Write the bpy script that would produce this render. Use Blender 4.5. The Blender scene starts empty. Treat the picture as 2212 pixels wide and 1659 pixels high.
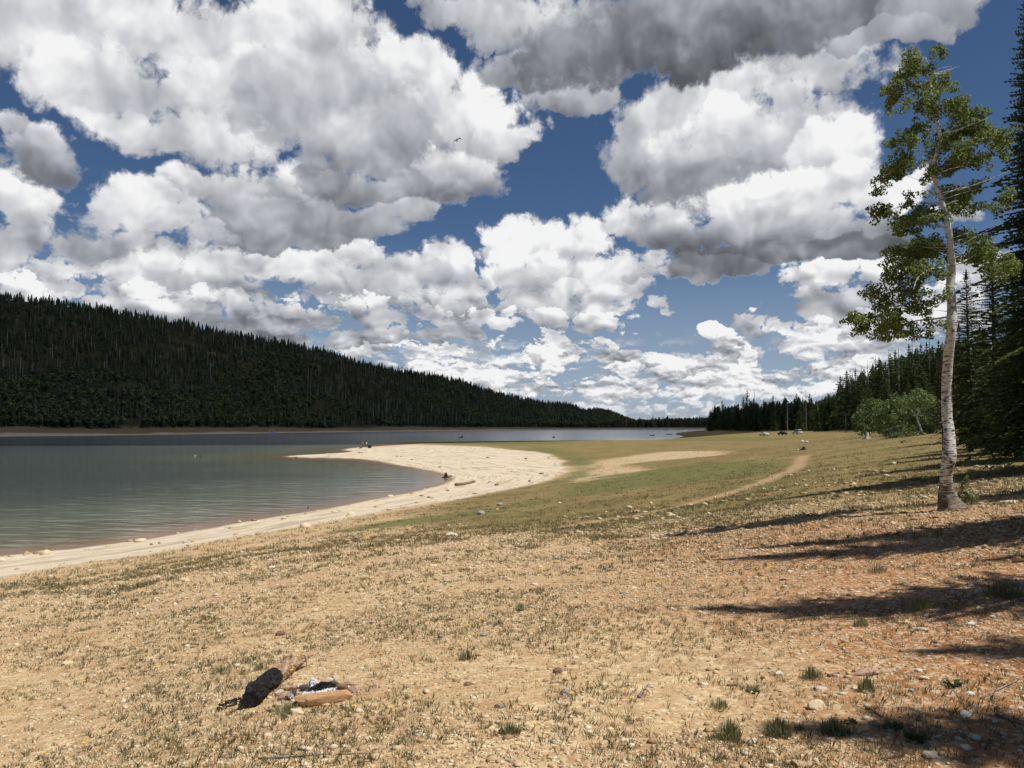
import bpy, math, random
import numpy as np
from mathutils import Vector, Matrix

random.seed(7)
rng = np.random.default_rng(11)
R = math.radians
scene = bpy.context.scene
COL = scene.collection

# ------------------------------------------------------------------ camera
FPX, CX, CY, HZ = 1789.0, 1106.0, 829.5, 913.0     # lens in units of a 2212 px wide frame, centre, horizon row
CZ = 7.2                                            # eye height above the lake
PITCH = math.atan((HZ - CY) / FPX)
cam_d = bpy.data.cameras.new('camera')
cam_d.sensor_width = 36.0
cam_d.lens = 36.0 * FPX / 2212.0
cam_d.clip_start = 0.1
cam_d.clip_end = 30000.0
cam = bpy.data.objects.new('camera', cam_d)
cam.location = (0, 0, CZ)
cam.rotation_euler = (R(90) + PITCH, 0, 0)
COL.objects.link(cam)
scene.camera = cam
SP, CP = math.sin(PITCH), math.cos(PITCH)

def ray(px, py):
    a = (px - CX) / FPX
    b = (CY - py) / FPX
    return np.array([a, CP - b * SP, SP + b * CP])

def at(px, py, z):
    d = ray(px, py)
    t = (z - CZ) / d[2]
    return d[0] * t, d[1] * t

def atd(px, py, dist):
    d = ray(px, py)
    t = dist / d[1]
    return Vector((d[0] * t, dist, CZ + d[2] * t))

# ------------------------------------------------------------------ node helpers
class NT:
    def __init__(s, tree):
        s.t = tree; s.n = tree.nodes; s.l = tree.links
    def put(s, sock, v):
        if isinstance(v, bpy.types.NodeSocket):
            s.l.new(v, sock)
        elif v is not None:
            if hasattr(sock.default_value, '__len__') and not hasattr(v, '__len__'):
                v = [v] * len(sock.default_value)
            if hasattr(sock.default_value, '__len__') and len(sock.default_value) == 4 and len(v) == 3:
                v = tuple(v) + (1.0,)
            sock.default_value = v
    def math(s, op, a, b=None, c=None, clamp=False):
        n = s.n.new('ShaderNodeMath'); n.operation = op; n.use_clamp = clamp
        for i, v in enumerate((a, b, c)):
            if v is not None: s.put(n.inputs[i], v)
        return n.outputs[0]
    def vec(s, op, a, b=None, c=None, out=0):
        n = s.n.new('ShaderNodeVectorMath'); n.operation = op
        for i, v in enumerate((a, b, c)):
            if v is not None:
                s.put(n.inputs[3 if op == 'SCALE' and i == 1 else i], v)
        return n.outputs['Value'] if op in ('DOT_PRODUCT', 'LENGTH', 'DISTANCE') else n.outputs[0]
    def ramp(s, v, f0, f1, t0=0.0, t1=1.0, smooth=True):
        n = s.n.new('ShaderNodeMapRange'); n.interpolation_type = 'SMOOTHSTEP' if smooth else 'LINEAR'
        n.clamp = True
        for k, x in (('Value', v), ('From Min', f0), ('From Max', f1), ('To Min', t0), ('To Max', t1)):
            s.put(n.inputs[k], x)
        return n.outputs[0]
    def mix(s, f, a, b, mode='MIX'):
        n = s.n.new('ShaderNodeMix'); n.data_type = 'RGBA'; n.blend_type = mode; n.clamp_factor = True
        s.put(n.inputs[0], f); s.put(n.inputs[6], a); s.put(n.inputs[7], b)
        return n.outputs[2]
    def noise(s, vec, scale, detail=3, rough=0.5, dims='3D', dist=0.0, ntype=None, lac=2.0, color=False):
        n = s.n.new('ShaderNodeTexNoise'); n.noise_dimensions = dims
        if ntype: n.noise_type = ntype
        if vec is not None: s.put(n.inputs['Vector'], vec)
        s.put(n.inputs['Scale'], scale); s.put(n.inputs['Detail'], detail)
        s.put(n.inputs['Roughness'], rough); s.put(n.inputs['Distortion'], dist)
        s.put(n.inputs['Lacunarity'], lac)
        return n.outputs['Color' if color else 'Fac']
    def voro(s, vec, scale, feature='F1', dims='3D', rand=1.0, out='Distance', detail=0, rough=0.5, smooth=None):
        n = s.n.new('ShaderNodeTexVoronoi'); n.voronoi_dimensions = dims; n.feature = feature
        if vec is not None: s.put(n.inputs['Vector'], vec)
        s.put(n.inputs['Scale'], scale); s.put(n.inputs['Randomness'], rand)
        if 'Detail' in n.inputs: s.put(n.inputs['Detail'], detail); s.put(n.inputs['Roughness'], rough)
        if smooth is not None: s.put(n.inputs['Smoothness'], smooth)
        return n.outputs[out]
    def attr(s, name, out='Fac'):
        n = s.n.new('ShaderNodeAttribute'); n.attribute_name = name
        return n.outputs[out]

SUN_EL, SUN_AZ = R(64.0), R(110.0)      # azimuth clockwise from the view direction (+Y)
SUN_DIR = Vector((math.sin(SUN_AZ) * math.cos(SUN_EL), math.cos(SUN_AZ) * math.cos(SUN_EL), math.sin(SUN_EL)))
# ------------------------------------------------------------------ light, sky and clouds
scene.view_settings.view_transform = 'Standard'
scene.view_settings.look = 'None'
scene.view_settings.exposure = 0.0
scene.view_settings.gamma = 1.0
sun_d = bpy.data.lights.new('sun', 'SUN')
sun_d.energy = 4.6
sun_d.angle = R(0.53)
sun_d.color = (1.0, 0.95, 0.87)
sun = bpy.data.objects.new('sun', sun_d)
sun.rotation_euler = (-SUN_DIR).to_track_quat('-Z', 'Y').to_euler()
sun.location = (60, 10, 120)
COL.objects.link(sun)

world = bpy.data.worlds.new('World')
scene.world = world
world.use_nodes = True
world.cycles.sampling_method = 'MANUAL'
world.cycles.sample_map_resolution = 512
w = NT(world.node_tree)
w.n.clear()
sky = w.n.new('ShaderNodeTexSky')
sky.sky_type = 'NISHITA'
sky.sun_disc = False
sky.sun_elevation = SUN_EL
sky.sun_rotation = SUN_AZ
sky.altitude = 2700
sky.air_density = 1.0
sky.dust_density = 0.6
sky.ozone_density = 2.0

geo = w.n.new('ShaderNodeTexCoord')
D0 = w.vec('NORMALIZE', geo.outputs['Generated'])
sep = w.n.new('ShaderNodeSeparateXYZ'); w.l.new(D0, sep.inputs[0])
AZ = w.math('ARCTAN2', sep.outputs[0], sep.outputs[1])
EL = w.math('ARCSINE', sep.outputs[2])
cmb = w.n.new('ShaderNodeCombineXYZ'); w.l.new(AZ, cmb.inputs[0]); w.l.new(EL, cmb.inputs[1])
P0 = cmb.outputs[0]

def azel(px, py):
    d = ray(px, py)
    return math.atan2(d[0], d[1]), math.atan2(d[2], math.hypot(d[0], d[1]))

def blob_q(p, cx, cy, rx, ry):
    a, e = azel(cx, cy)
    a1, _ = azel(cx + rx, cy); a0, _ = azel(cx - rx, cy)
    _, e1 = azel(cx, cy - ry); _, e0 = azel(cx, cy + ry)
    ra, re = (a1 - a0) / 2, (e1 - e0) / 2
    v = w.vec('MULTIPLY_ADD', p, (1 / ra, 1 / re, 0), (-a / ra, -e / re, 0))
    return w.vec('DOT_PRODUCT', v, v)

# heaps of cumulus, farthest first: centre, half size (in frame units of the photograph's lens), tone of crown and of base
PUFFS = [
 # low and far
 (880,765,150,28,.90,.62),(960,768,70,20,.95,.7),(1010,795,120,20,.9,.65),(1080,812,210,26,.9,.62),(1250,838,220,22,.85,.6),
 (1190,742,110,44,1.,.72),(1300,728,95,18,.85,.62),(1150,775,90,20,1.,.6),(1310,758,72,26,.70,.40),(1310,780,60,8,.95,.8),
 (1500,790,130,42,.62,.55),(1545,746,50,30,1.,.7),(1450,793,44,30,1.,.75),(1600,790,95,46,.60,.5),(1625,785,50,38,1.,.8),(1640,700,64,27,1.,.55),
 (1360,803,32,22,1.,.75),(1310,818,52,22,1.,.7),(1560,830,120,22,.8,.55),(1720,825,140,28,.85,.6),
 (1850,745,175,85,.80,.50),(1930,700,130,60,.9,.6),(1830,655,140,72,.86,.58),(1780,745,90,34,.9,.6),(1900,795,160,32,1.,.55),
 (1790,605,105,46,1.,.70),(1900,622,100,60,1.,.72),(1890,712,120,26,.9,.55),(1410,663,28,11,.8,.6),
 (2060,640,80,70,.95,.6),(2130,560,90,50,.95,.7),
 (60,625,105,52,1.,.8),(250,640,120,40,.8,.6),
 # left and middle rows
 (420,570,330,90,.85,.62),(850,640,330,80,.85,.5),(1200,620,220,80,.9,.55),
 (100,505,160,80,.82,.6),(50,455,105,75,1.,.7),(200,505,180,66,.78,.55),
 (430,630,240,95,.72,.5),(320,590,115,64,.92,.6),(480,590,130,62,.98,.6),(575,570,50,42,1.,.7),(300,655,120,30,.85,.5),(480,672,210,48,.85,.45),
 (940,575,92,66,1.,.6),(1000,655,140,84,.85,.42),(700,605,120,88,1.,.5),(765,560,90,48,1.,.7),(860,612,110,62,.92,.42),
 (1110,540,82,66,1.,.7),(1240,497,54,44,1.,.9),(1190,565,130,84,1.,.68),(1290,612,108,78,1.,.55),(1120,615,110,70,1.,.5),(1205,655,175,48,.85,.4),
 (660,690,150,46,.92,.5),(830,690,130,40,.85,.42),(640,727,300,32,.48,.34),(1060,692,64,30,1.,.55),(1240,684,130,26,.8,.45),
 # middle left, nearer
 (390,390,64,48,1.,.7),(560,432,150,72,.85,.5),(670,400,120,62,.9,.42),(560,492,210,60,.55,.36),(760,480,120,46,.55,.38),
 (320,472,122,78,1.,.6),(440,503,95,38,.75,.5),(640,525,120,26,.42,.34),
 # upper left bank
 (600,170,430,150,.92,.70),(250,100,330,120,.92,.72),
 (120,60,330,122,.93,.70),(400,90,400,145,.92,.74),(700,60,175,110,1.,.8),(260,190,235,92,.92,.74),(500,225,320,115,.92,.72),(430,300,240,56,.88,.68),
 (900,170,205,95,1.,.85),(720,250,240,125,.78,.5),(1000,265,150,100,1.,.72),(1090,300,62,48,1.,.6),(820,312,190,90,.68,.36),
 (980,372,112,74,1.,.28),(800,402,150,46,.5,.30),(880,455,70,26,.6,.5),
 (90,330,115,70,.92,.36),(20,265,50,44,.9,.6),
 # right bank
 (1620,330,270,190,.85,.5),
 (1700,160,230,70,.8,.7),(1450,270,175,115,.88,.52),(1560,195,155,85,.95,.72),(1690,205,84,80,1.,.75),(1420,352,115,62,.62,.38),
 (1600,330,205,112,.90,.34),(1560,402,220,62,.45,.32),(1800,320,112,88,1.,.7),(1835,395,84,62,1.,.85),(1360,462,72,48,1.,.7),
 (1930,432,84,60,1.,.8),(1450,505,100,55,.7,.4),(1725,442,215,84,1.,.55),(1650,503,260,50,.72,.26),(1400,580,50,44,1.,.6),
 (1880,520,115,44,.6,.32),(1700,550,280,30,.26,.18),(1530,592,140,32,.36,.26),
 (2100,455,64,18,.8,.6),
 # dark bank along the top
 (1080,40,200,75,.72,.45),(1250,60,220,85,.78,.30),(1235,200,100,55,.75,.45),(1180,130,150,45,.6,.35),(1270,130,190,60,.46,.30),
 (1480,62,430,116,.46,.14),(1800,42,340,86,.40,.26),(2010,28,130,52,.62,.45),(1900,88,150,32,.62,.55),
 # elsewhere round the sky
 (-300,300,240,110,.95,.5),(-500,560,300,90,.95,.5),(2600,240,260,120,.95,.4),(2700,560,320,90,.95,.5),(3300,350,300,160,.9,.4),(-1100,300,300,160,.9,.5),
 (700,-260,420,120,.9,.3),(1700,-330,500,150,.9,.3),
]
# slow bending of the layout so that no puff is an ellipse
wn = w.noise(P0, 7.0, 4, 0.55, '2D', color=True)
P1 = w.vec('MULTIPLY_ADD', w.vec('SUBTRACT', wn, (0.5, 0.5, 0.5)), (0.075, 0.055, 0), P0)
wn2 = w.noise(P0, 28.0, 4, 0.6, '2D', color=True)
P2 = w.vec('MULTIPLY_ADD', w.vec('SUBTRACT', wn2, (0.5, 0.5, 0.5)), (0.026, 0.020, 0), P1)
# cauliflower relief: cellular billows, squeezed flatter and finer towards the horizon
EC = w.math('MAXIMUM', EL, 0.0)
elq = w.math('MULTIPLY', w.math('LOGARITHM', w.math('ADD', EC, 0.15), math.e), 0.45)
cmq = w.n.new('ShaderNodeCombineXYZ')
w.l.new(AZ, cmq.inputs[0]); w.l.new(elq, cmq.inputs[1])
PB = w.vec('MULTIPLY_ADD', w.vec('SUBTRACT', w.noise(P0, 15.0, 5, 0.62, '2D', color=True), (0.5, 0.5, 0.5)), (0.055, 0.05, 0), cmq.outputs[0])
def billow(p):
    return w.voro(p, 13.0, 'F1', '2D', 1.0, 'Distance', 4.0, 0.60)
b0 = billow(PB)
PS = w.vec('MULTIPLY_ADD', w.vec('SUBTRACT', w.noise(P0, 13.0, 3, 0.5, '2D', color=True), (0.5, 0.5, 0.5)), (0.07, 0.06, 0), cmq.outputs[0])
c0 = w.voro(PS, 15.0, 'F1', '2D', 1.0, 'Distance', 1.6, 0.5)
c1 = w.voro(w.vec('ADD', PS, (0.006, 0.015, 0)), 15.0, 'F1', '2D', 1.0, 'Distance', 1.6, 0.5)
fb = w.noise(P0, 40.0, 7, 0.64, '2D')
crisp = w.ramp(EL, 0.10, 0.26, 1.0, 0.30)          # far heaps are crisp, the near banks overhead soft
edge = w.math('ADD', 1.22, w.math('MULTIPLY', w.math('SUBTRACT', 0.50, b0), w.math('MULTIPLY_ADD', crisp, 1.0, 0.35)))
edge = w.math('ADD', edge, w.math('MULTIPLY', w.math('SUBTRACT', fb, 0.5), 0.7))
edge_in = w.math('SUBTRACT', edge, w.math('MULTIPLY_ADD', crisp, -0.34, 0.56))
sp2 = w.n.new('ShaderNodeSeparateXYZ'); w.l.new(P2, sp2.inputs[0]); E2 = sp2.outputs[1]
alpha = 0.0
TN = 0.7
PK = P2
for ip, (cx, cy, rx, ry, tt, tb) in enumerate(PUFFS):
    if ip % 14 == 13:          # keeps the shader's evaluation in short runs
        PK = w.vec('MULTIPLY_ADD', TN, (1e-9, 1e-9, 1e-9), P2)
        sp2 = w.n.new('ShaderNodeSeparateXYZ'); w.l.new(PK, sp2.inputs[0]); E2 = sp2.outputs[1]
    g = 1.22 if cy > 420 else 1.13
    rx, ry = rx * g, ry * g
    a, e = azel(cx, cy)
    ra = (azel(cx + rx, cy)[0] - azel(cx - rx, cy)[0]) / 2
    re = (azel(cx, cy - ry)[1] - azel(cx, cy + ry)[1]) / 2
    v = w.vec('MULTIPLY_ADD', PK, (1 / ra, 1 / re, 0), (-a / ra, -e / re, 0))
    ai = w.ramp(w.vec('DOT_PRODUCT', v, v), edge, edge_in)
    ti = w.math('MULTIPLY_ADD', E2, (tt - tb) / (1.15 * re), (tt + tb) / 2 - e * (tt - tb) / (1.15 * re))
    n = w.n.new('ShaderNodeMix'); n.data_type = 'FLOAT'
    w.put(n.inputs[0], ai); w.put(n.inputs[2], TN); w.put(n.inputs[3], ti)
    TN = n.outputs[0]
    alpha = w.math('MAXIMUM', alpha, ai)
# stacked far banks low over the horizon
cl = w.vec('MULTIPLY_ADD', w.vec('SUBTRACT', wn2, (0.5, 0.5, 0.5)), (0.020, 0.012, 0), P0)
cl = w.vec('MULTIPLY', cl, (1.0, 2.3, 1.0))
l0 = w.voro(cl, 30.0, 'F1', '2D', 1.0, 'Distance', 3.0, 0.6)
l1 = w.voro(w.vec('ADD', cl, (0.002, 0.008, 0)), 30.0, 'F1', '2D', 1.0, 'Distance', 3.0, 0.6)
st = w.noise(w.vec('MULTIPLY', P2, (9.0, 34.0, 1.0)), 1.0, 4, 0.5, '2D')
lowband = w.math('MULTIPLY', w.ramp(EL, 0.055, 0.115, 1.0, 0.0), w.ramp(EL, -0.01, 0.012))
lowm = w.math('ADD', st, w.math('MULTIPLY', w.math('SUBTRACT', 0.5, l0), 0.5))
low = w.math('MULTIPLY', lowband, w.ramp(lowm, 0.18, 0.40))
alpha_all = w.math('MAXIMUM', alpha, w.math('MULTIPLY', low, w.ramp(EL, 0.0, 0.05, 0.55, 0.95)))
lowt = w.ramp(EL, 0.055, 0.13, 1.0, 0.0)
relief = w.math('MULTIPLY', w.math('SUBTRACT', c1, c0), w.math('MULTIPLY_ADD', crisp, 0.55, 0.10))
relief = w.math('ADD', relief, w.math('MULTIPLY', w.math('SUBTRACT', 0.5, b0), w.math('MULTIPLY_ADD', crisp, 0.13, 0.02)))
big = w.math('SUBTRACT', w.noise(P1, 7.0, 4, 0.5, '2D'), w.noise(w.vec('ADD', P1, (0.012, 0.022, 0)), 7.0, 4, 0.5, '2D'))
L = w.math('MAXIMUM', w.math('MINIMUM', TN, 1.04), 0.06)
L = w.math('ADD', L, relief)
L = w.math('ADD', L, w.math('MULTIPLY', big, 1.0))
L = w.math('ADD', L, w.math('MULTIPLY', w.math('SUBTRACT', fb, 0.5), w.math('MULTIPLY_ADD', crisp, 0.06, 0.04)))
L = w.math('ADD', L, w.math('MULTIPLY', w.math('SUBTRACT', w.math('SUBTRACT', l1, l0), 0.02), w.math('MULTIPLY', lowt, 0.55)))
L = w.math('ADD', L, w.math('MULTIPLY', w.math('SUBTRACT', st, 0.5), w.math('MULTIPLY', lowt, 0.35)))
L = w.math('ADD', L, w.math('MULTIPLY', lowt, 0.14))
L = w.math('ADD', L, w.math('MULTIPLY', crisp, 0.06), clamp=True)
cr = w.n.new('ShaderNodeValToRGB')
cr.color_ramp.interpolation = 'LINEAR'
els = cr.color_ramp.elements
els[0].position = 0.0; els[0].color = (0.10, 0.105, 0.115, 1)
els[1].position = 1.0; els[1].color = (0.90, 0.90, 0.905, 1)
for pos, c in ((0.25, (0.19, 0.20, 0.222)), (0.5, (0.36, 0.375, 0.41)), (0.75, (0.58, 0.59, 0.62))):
    e = els.new(pos); e.color = c + (1,)
w.l.new(L, cr.inputs[0])
cloud_col = w.vec('SCALE', cr.outputs[0], 10.0)
SKYS = w.vec('MULTIPLY', sky.outputs[0], (0.45, 0.54, 0.62))
SKYS = w.mix(w.ramp(EL, -0.02, 0.24, 0.78, 0.0), SKYS, (3.6, 4.3, 5.3))
colr = w.mix(alpha_all, SKYS, cloud_col)
bg = w.n.new('ShaderNodeBackground'); bg.inputs['Strength'].default_value = 0.1
w.l.new(colr, bg.inputs['Color'])
wo = w.n.new('ShaderNodeOutputWorld'); w.l.new(bg.outputs[0], wo.inputs[0])

scene.cycles.use_adaptive_sampling = True
scene.cycles.adaptive_threshold = 0.015
scene.cycles.adaptive_min_samples = 12
scene.cycles.max_bounces = 6
scene.cycles.diffuse_bounces = 2
scene.cycles.glossy_bounces = 2
scene.cycles.transmission_bounces = 4
scene.cycles.transparent_max_bounces = 8
scene.cycles.sample_clamp_indirect = 6.0
# ------------------------------------------------------------------ small numeric helpers
def _hash(ix, iy, s):
    h = (ix.astype(np.int64) * 374761393 + iy.astype(np.int64) * 668265263 + s * 974634777) & 0xffffffff
    h = ((h ^ (h >> 13)) * 1274126177) & 0xffffffff
    h = (h ^ (h >> 16)) & 0xffffffff
    return h / 4294967295.0
def vnoise(x, y, s=0):
    x = np.asarray(x, float); y = np.asarray(y, float)
    ix = np.floor(x); iy = np.floor(y); fx = x - ix; fy = y - iy
    fx = fx * fx * (3 - 2 * fx); fy = fy * fy * (3 - 2 * fy)
    a = _hash(ix, iy, s); b = _hash(ix + 1, iy, s); c = _hash(ix, iy + 1, s); d = _hash(ix + 1, iy + 1, s)
    return (a + (b - a) * fx) + ((c + (d - c) * fx) - (a + (b - a) * fx)) * fy
def fbm(x, y, o=4, s=0, g=0.5):
    t = 0; a = 1; n = 0
    for i in range(o):
        t = t + a * (vnoise(x * 2 ** i + 17.3 * i, y * 2 ** i - 9.1 * i, s + i) - 0.5); n += a; a *= g
    return t / n * 2
def sstep(a, b, v):
    t = np.clip((v - a) / (b - a), 0, 1)
    return t * t * (3 - 2 * t)

# ------------------------------------------------------------------ materials
def material(name):
    m = bpy.data.materials.new(name); m.use_nodes = True
    k = NT(m.node_tree); k.n.clear()
    out = k.n.new('ShaderNodeOutputMaterial')
    bs = k.n.new('ShaderNodeBsdfPrincipled')
    k.l.new(bs.outputs[0], out.inputs[0])
    return m, k, bs
def set_bump(k, bs, h, strength=0.5, dist=0.02):
    b = k.n.new('ShaderNodeBump'); k.put(b.inputs['Strength'], strength); k.put(b.inputs['Distance'], dist)
    k.l.new(h, b.inputs['Height']); k.l.new(b.outputs[0], bs.inputs['Normal'])
def plain(name, c1, c2, scale=6.0, rough=0.85, bump=0.3, bdist=0.01, detail=5, spec=0.3, stretch=None, contrast=(0.35, 0.65)):
    m, k, bs = material(name)
    tc = k.n.new('ShaderNodeTexCoord').outputs['Object']
    if stretch: tc = k.vec('MULTIPLY', tc, stretch)
    n = k.noise(tc, scale, detail, 0.6)
    k.put(bs.inputs['Base Color'], k.mix(k.ramp(n, contrast[0], contrast[1]), c1, c2))
    bs.inputs['Roughness'].default_value = rough
    bs.inputs['Specular IOR Level'].default_value = spec
    if bump: set_bump(k, bs, k.noise(tc, scale * 3, 5, 0.65), bump, bdist)
    return m

# ------------------------------------------------------------------ objects
def tag(o, label=None, cat=None, group=None, kind=None):
    if label: o['label'] = label
    if cat: o['category'] = cat
    if group: o['group'] = group
    if kind: o['kind'] = kind
    return o
def mesh(name, V, F, mats=None, smooth=False):
    me = bpy.data.meshes.new(name)
    V = np.asarray(V, np.float32).reshape(-1, 3)
    if isinstance(F, np.ndarray):
        nf, k = F.shape
        me.vertices.add(len(V)); me.vertices.foreach_set('co', V.ravel())
        me.loops.add(nf * k); me.loops.foreach_set('vertex_index', F.astype(np.int32).ravel())
        me.polygons.add(nf)
        me.polygons.foreach_set('loop_start', np.arange(0, nf * k, k, dtype=np.int32))
        me.polygons.foreach_set('loop_total', np.full(nf, k, np.int32))
        if smooth: me.polygons.foreach_set('use_smooth', np.ones(nf, bool))
        me.update(calc_edges=True)
    else:
        me.from_pydata(V.tolist(), [], F)
        if smooth: me.polygons.foreach_set('use_smooth', np.ones(len(F), bool))
        me.update()
    for m in (mats or []): me.materials.append(m)
    return me
def obj(name, me, parent=None, loc=None, rot=None, scale=None):
    o = bpy.data.objects.new(name, me); COL.objects.link(o)
    if parent is not None: o.parent = parent
    if loc is not None: o.location = loc
    if rot is not None: o.rotation_euler = rot
    if scale is not None: o.scale = scale if hasattr(scale, '__len__') else (scale,) * 3
    return o
def empty(name, loc, rz=0.0, scale=None):
    o = obj(name, None, None, loc, (0, 0, rz), scale)
    o.empty_display_size = 0.3
    return o
def add_attr(me, name, vals):
    a = me.attributes.new(name, 'FLOAT', 'POINT')
    a.data.foreach_set('value', np.asarray(vals, np.float32))
def copy_tree(root, loc, rz, sc, label=None):
    r = root.copy(); COL.objects.link(r)
    r.location = loc; r.rotation_euler = (0, 0, rz)
    r.scale = sc if hasattr(sc, '__len__') else (sc,) * 3
    if label: r['label'] = label
    for ch in root.children:
        c = ch.copy(); COL.objects.link(c); c.parent = r
        for g in ch.children:
            d = g.copy(); COL.objects.link(d); d.parent = c
    return r

# ------------------------------------------------------------------ shape of the land
SHORE_PX = [(0,1200),(150,1185),(300,1165),(430,1142),(560,1120),(640,1108),(700,1098),(770,1084),(830,1073),(880,1063),(925,1052),(955,1043),
 (966,1036),(960,1029),(930,1020),(890,1012),(860,1007),(830,1001),(805,996),(770,992),(720,990),(660,989),(625,987.6),(604,986.6),
 (640,983.5),(690,981),(740,977.5),(752,975),(735,972.5),(745,969.5),(760,967.5),(790,966),(830,963),(880,960),(915,957.8),(870,957.6),(833,957),(860,955.2),
 (920,954),(1000,953.4),(1080,953),(1180,952),(1280,951.3),(1375,950.5),(1426,949),(1453,947),(1475,943),(1462,939),(1459,936.5),(1480,933),(1519,929.5),(1560,927.5)]
sh = [(-500,-420),(-180,-150),(-95,-45),(-66,-5),(-44,24)] + [at(a, b, 0.0) for a, b in SHORE_PX] + [(420,1100),(900,1500),(3200,3200),(6000,-3000),(600,-6000)]
def catmull(P, n=5, closed=False):
    P = np.array(P, float); out = []
    N = len(P)
    for i in range(N - (0 if closed else 1)):
        p0 = P[(i - 1) % N] if (closed or i > 0) else P[0]
        p1 = P[i]; p2 = P[(i + 1) % N]
        p3 = P[(i + 2) % N] if (closed or i + 2 < N) else P[-1]
        for k in range(n):
            t = k / n
            out.append(0.5 * (2 * p1 + (p2 - p0) * t + (2 * p0 - 5 * p1 + 4 * p2 - p3) * t * t + (3 * p1 - p0 - 3 * p2 + p3) * t ** 3))
    if not closed: out.append(P[-1])
    return np.array(out)
nshore = len(SHORE_PX) + 5
fine = catmull(sh[:nshore], 4)
LAND = np.vstack([fine, np.array(sh[nshore:])])

def inside(poly, x, y):
    c = np.zeros(x.shape, bool); n = len(poly)
    for i in range(n):
        x1, y1 = poly[i]; x2, y2 = poly[(i + 1) % n]
        if y1 == y2: continue
        hit = ((y1 > y) != (y2 > y)) & (x < (x2 - x1) * (y - y1) / (y2 - y1) + x1)
        c ^= hit
    return c
def segdist(P, x, y, closed=False):
    d = np.full(x.shape, 1e18); n = len(P)
    for i in range(n if closed else n - 1):
        x1, y1 = P[i]; x2, y2 = P[(i + 1) % n]
        ex, ey = x2 - x1, y2 - y1; L = ex * ex + ey * ey + 1e-12
        t = np.clip(((x - x1) * ex + (y - y1) * ey) / L, 0, 1)
        d = np.minimum(d, (x - x1 - t * ex) ** 2 + (y - y1 - t * ey) ** 2)
    return np.sqrt(d)
def shoredist(x, y):
    d = segdist(fine, x, y)
    r = np.hypot(x, y)
    d = np.where(inside(LAND, x, y), d, -d)
    return d + 0.0035 * r * fbm(x * 0.35, y * 0.35, 3, 5)

def squash(x, y):
    r = np.hypot(x, y) + 1e-9
    q = np.log1p(r / 3.0) / r
    return x * q, y * q
# spot heights: (column, row, height) read off along the view, then a few in metres
SPOT = [(1106,1659,5.48),(0,1659,5.0),(2212,1659,5.6),(600,1480,5.2),(0,1400,4.2),(0,1300,2.9),(1106,1300,5.0),(600,1200,3.6),(1106,1200,4.4),
 (1500,1200,4.85),(1700,1400,5.4),(2212,1300,5.6),(0,1240,.6),(300,1200,.6),(560,1150,.75),(760,1115,.8),(1000,1080,.8),(1106,1062,.8),(1230,1020,.9),(1100,965,.55),
 (1200,990,.75),(900,1030,.35),(1000,1000,.45),(900,975,.4),(1400,1130,3.9),(1300,1060,2.0),(1500,1050,3.4),(1500,980,2.4),(1500,950,1.3),(1300,1000,1.3),(1300,960,.8),(1100,957,.35),(1440,952,.5),
 (1700,950,2.9),(1730,990,4.1),(1873,1000,5.0),(1873,945,5.45),(1648,941,2.1),(1722,937,2.9),(1900,936,5.4),(2140,968,5.8),(2212,1100,5.6),(2055,1101,5.3),(2212,1000,5.8),
 (1750,1100,4.9),(1900,1200,5.3),(1540,929,2.0),(1700,932,3.0),(1800,934,4.3),(800,1300,4.7),(300,1300,3.8),(300,1500,4.9),(800,1150,2.0),(400,1220,2.2)]
SX, SY, SZ = [], [], []
for a, b, z in SPOT:
    p = at(a, b, z); SX.append(p[0]); SY.append(p[1]); SZ.append(z)
for p in [(0,0,5.5),(0,-8,5.7),(8,-4,5.9),(-12,-4,4.3),(-30,-10,2.0),(14,2,6.0),(-20,12,3.0),(0,-60,6.5),(60,-20,9),(45,10,7.5),(60,40,7),(120,60,9),(200,150,11),(400,300,14),(-10,3,4.7),(300,500,6),(30,25,6.3),
          (-40,-60,3.0)]:
    SX.append(p[0]); SY.append(p[1]); SZ.append(p[2])
for i in range(0, len(fine), 5):
    SX.append(fine[i, 0]); SY.append(fine[i, 1]); SZ.append(0.0)
SX, SY, SZ = map(np.array, (SX, SY, SZ))
QX, QY = squash(SX, SY)
def _k(r2):
    return 0.5 * r2 * np.log(r2 + 1e-12)
n_ = len(QX)
K = _k((QX[:, None] - QX) ** 2 + (QY[:, None] - QY) ** 2) + np.eye(n_) * 0.004
Pm = np.stack([np.ones(n_), QX, QY], 1)
A = np.block([[K, Pm], [Pm.T, np.zeros((3, 3))]])
W_ = np.linalg.solve(A, np.concatenate([SZ, np.zeros(3)]))
def tps(x, y):
    qx, qy = squash(x, y)
    out = W_[n_] + W_[n_ + 1] * qx + W_[n_ + 2] * qy
    for i in range(n_):
        out = out + W_[i] * _k((qx - QX[i]) ** 2 + (qy - QY[i]) ** 2)
    return out
def height(x, y, ds=None):
    x = np.asarray(x, float); y = np.asarray(y, float)
    if ds is None: ds = shoredist(x, y)
    r = np.hypot(x, y)
    t = np.clip(tps(x, y), 0.12, 16)
    wd = 3 + 0.03 * r
    land = 0.045 * np.clip(ds, 0, 8) * (1 - sstep(0, 1, ds / wd)) + t * sstep(-0.15, 1.0, ds / wd) * np.clip(ds / 1.5, 0, 1)
    az = np.arctan2(x, y)
    a0, a1 = math.atan((1790 - CX) / FPX), math.atan((2150 - CX) / FPX)
    land = land + 13 * sstep(170, 460, r) * sstep(a0, a1, az) * (az < 2.2)
    land = land + (0.05 * fbm(x * 0.6, y * 0.6, 3, 9) + 0.012 * fbm(x * 4, y * 4, 3, 12)) * np.clip(ds / 4, 0, 1) * np.clip(30 / (r + 1), 0.15, 1)
    water = -np.minimum(0.10 * -ds, 5.0)
    return np.where(ds > 0, land, water)
def hz(x, y):
    return float(height(np.array([x]), np.array([y]))[0])
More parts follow.
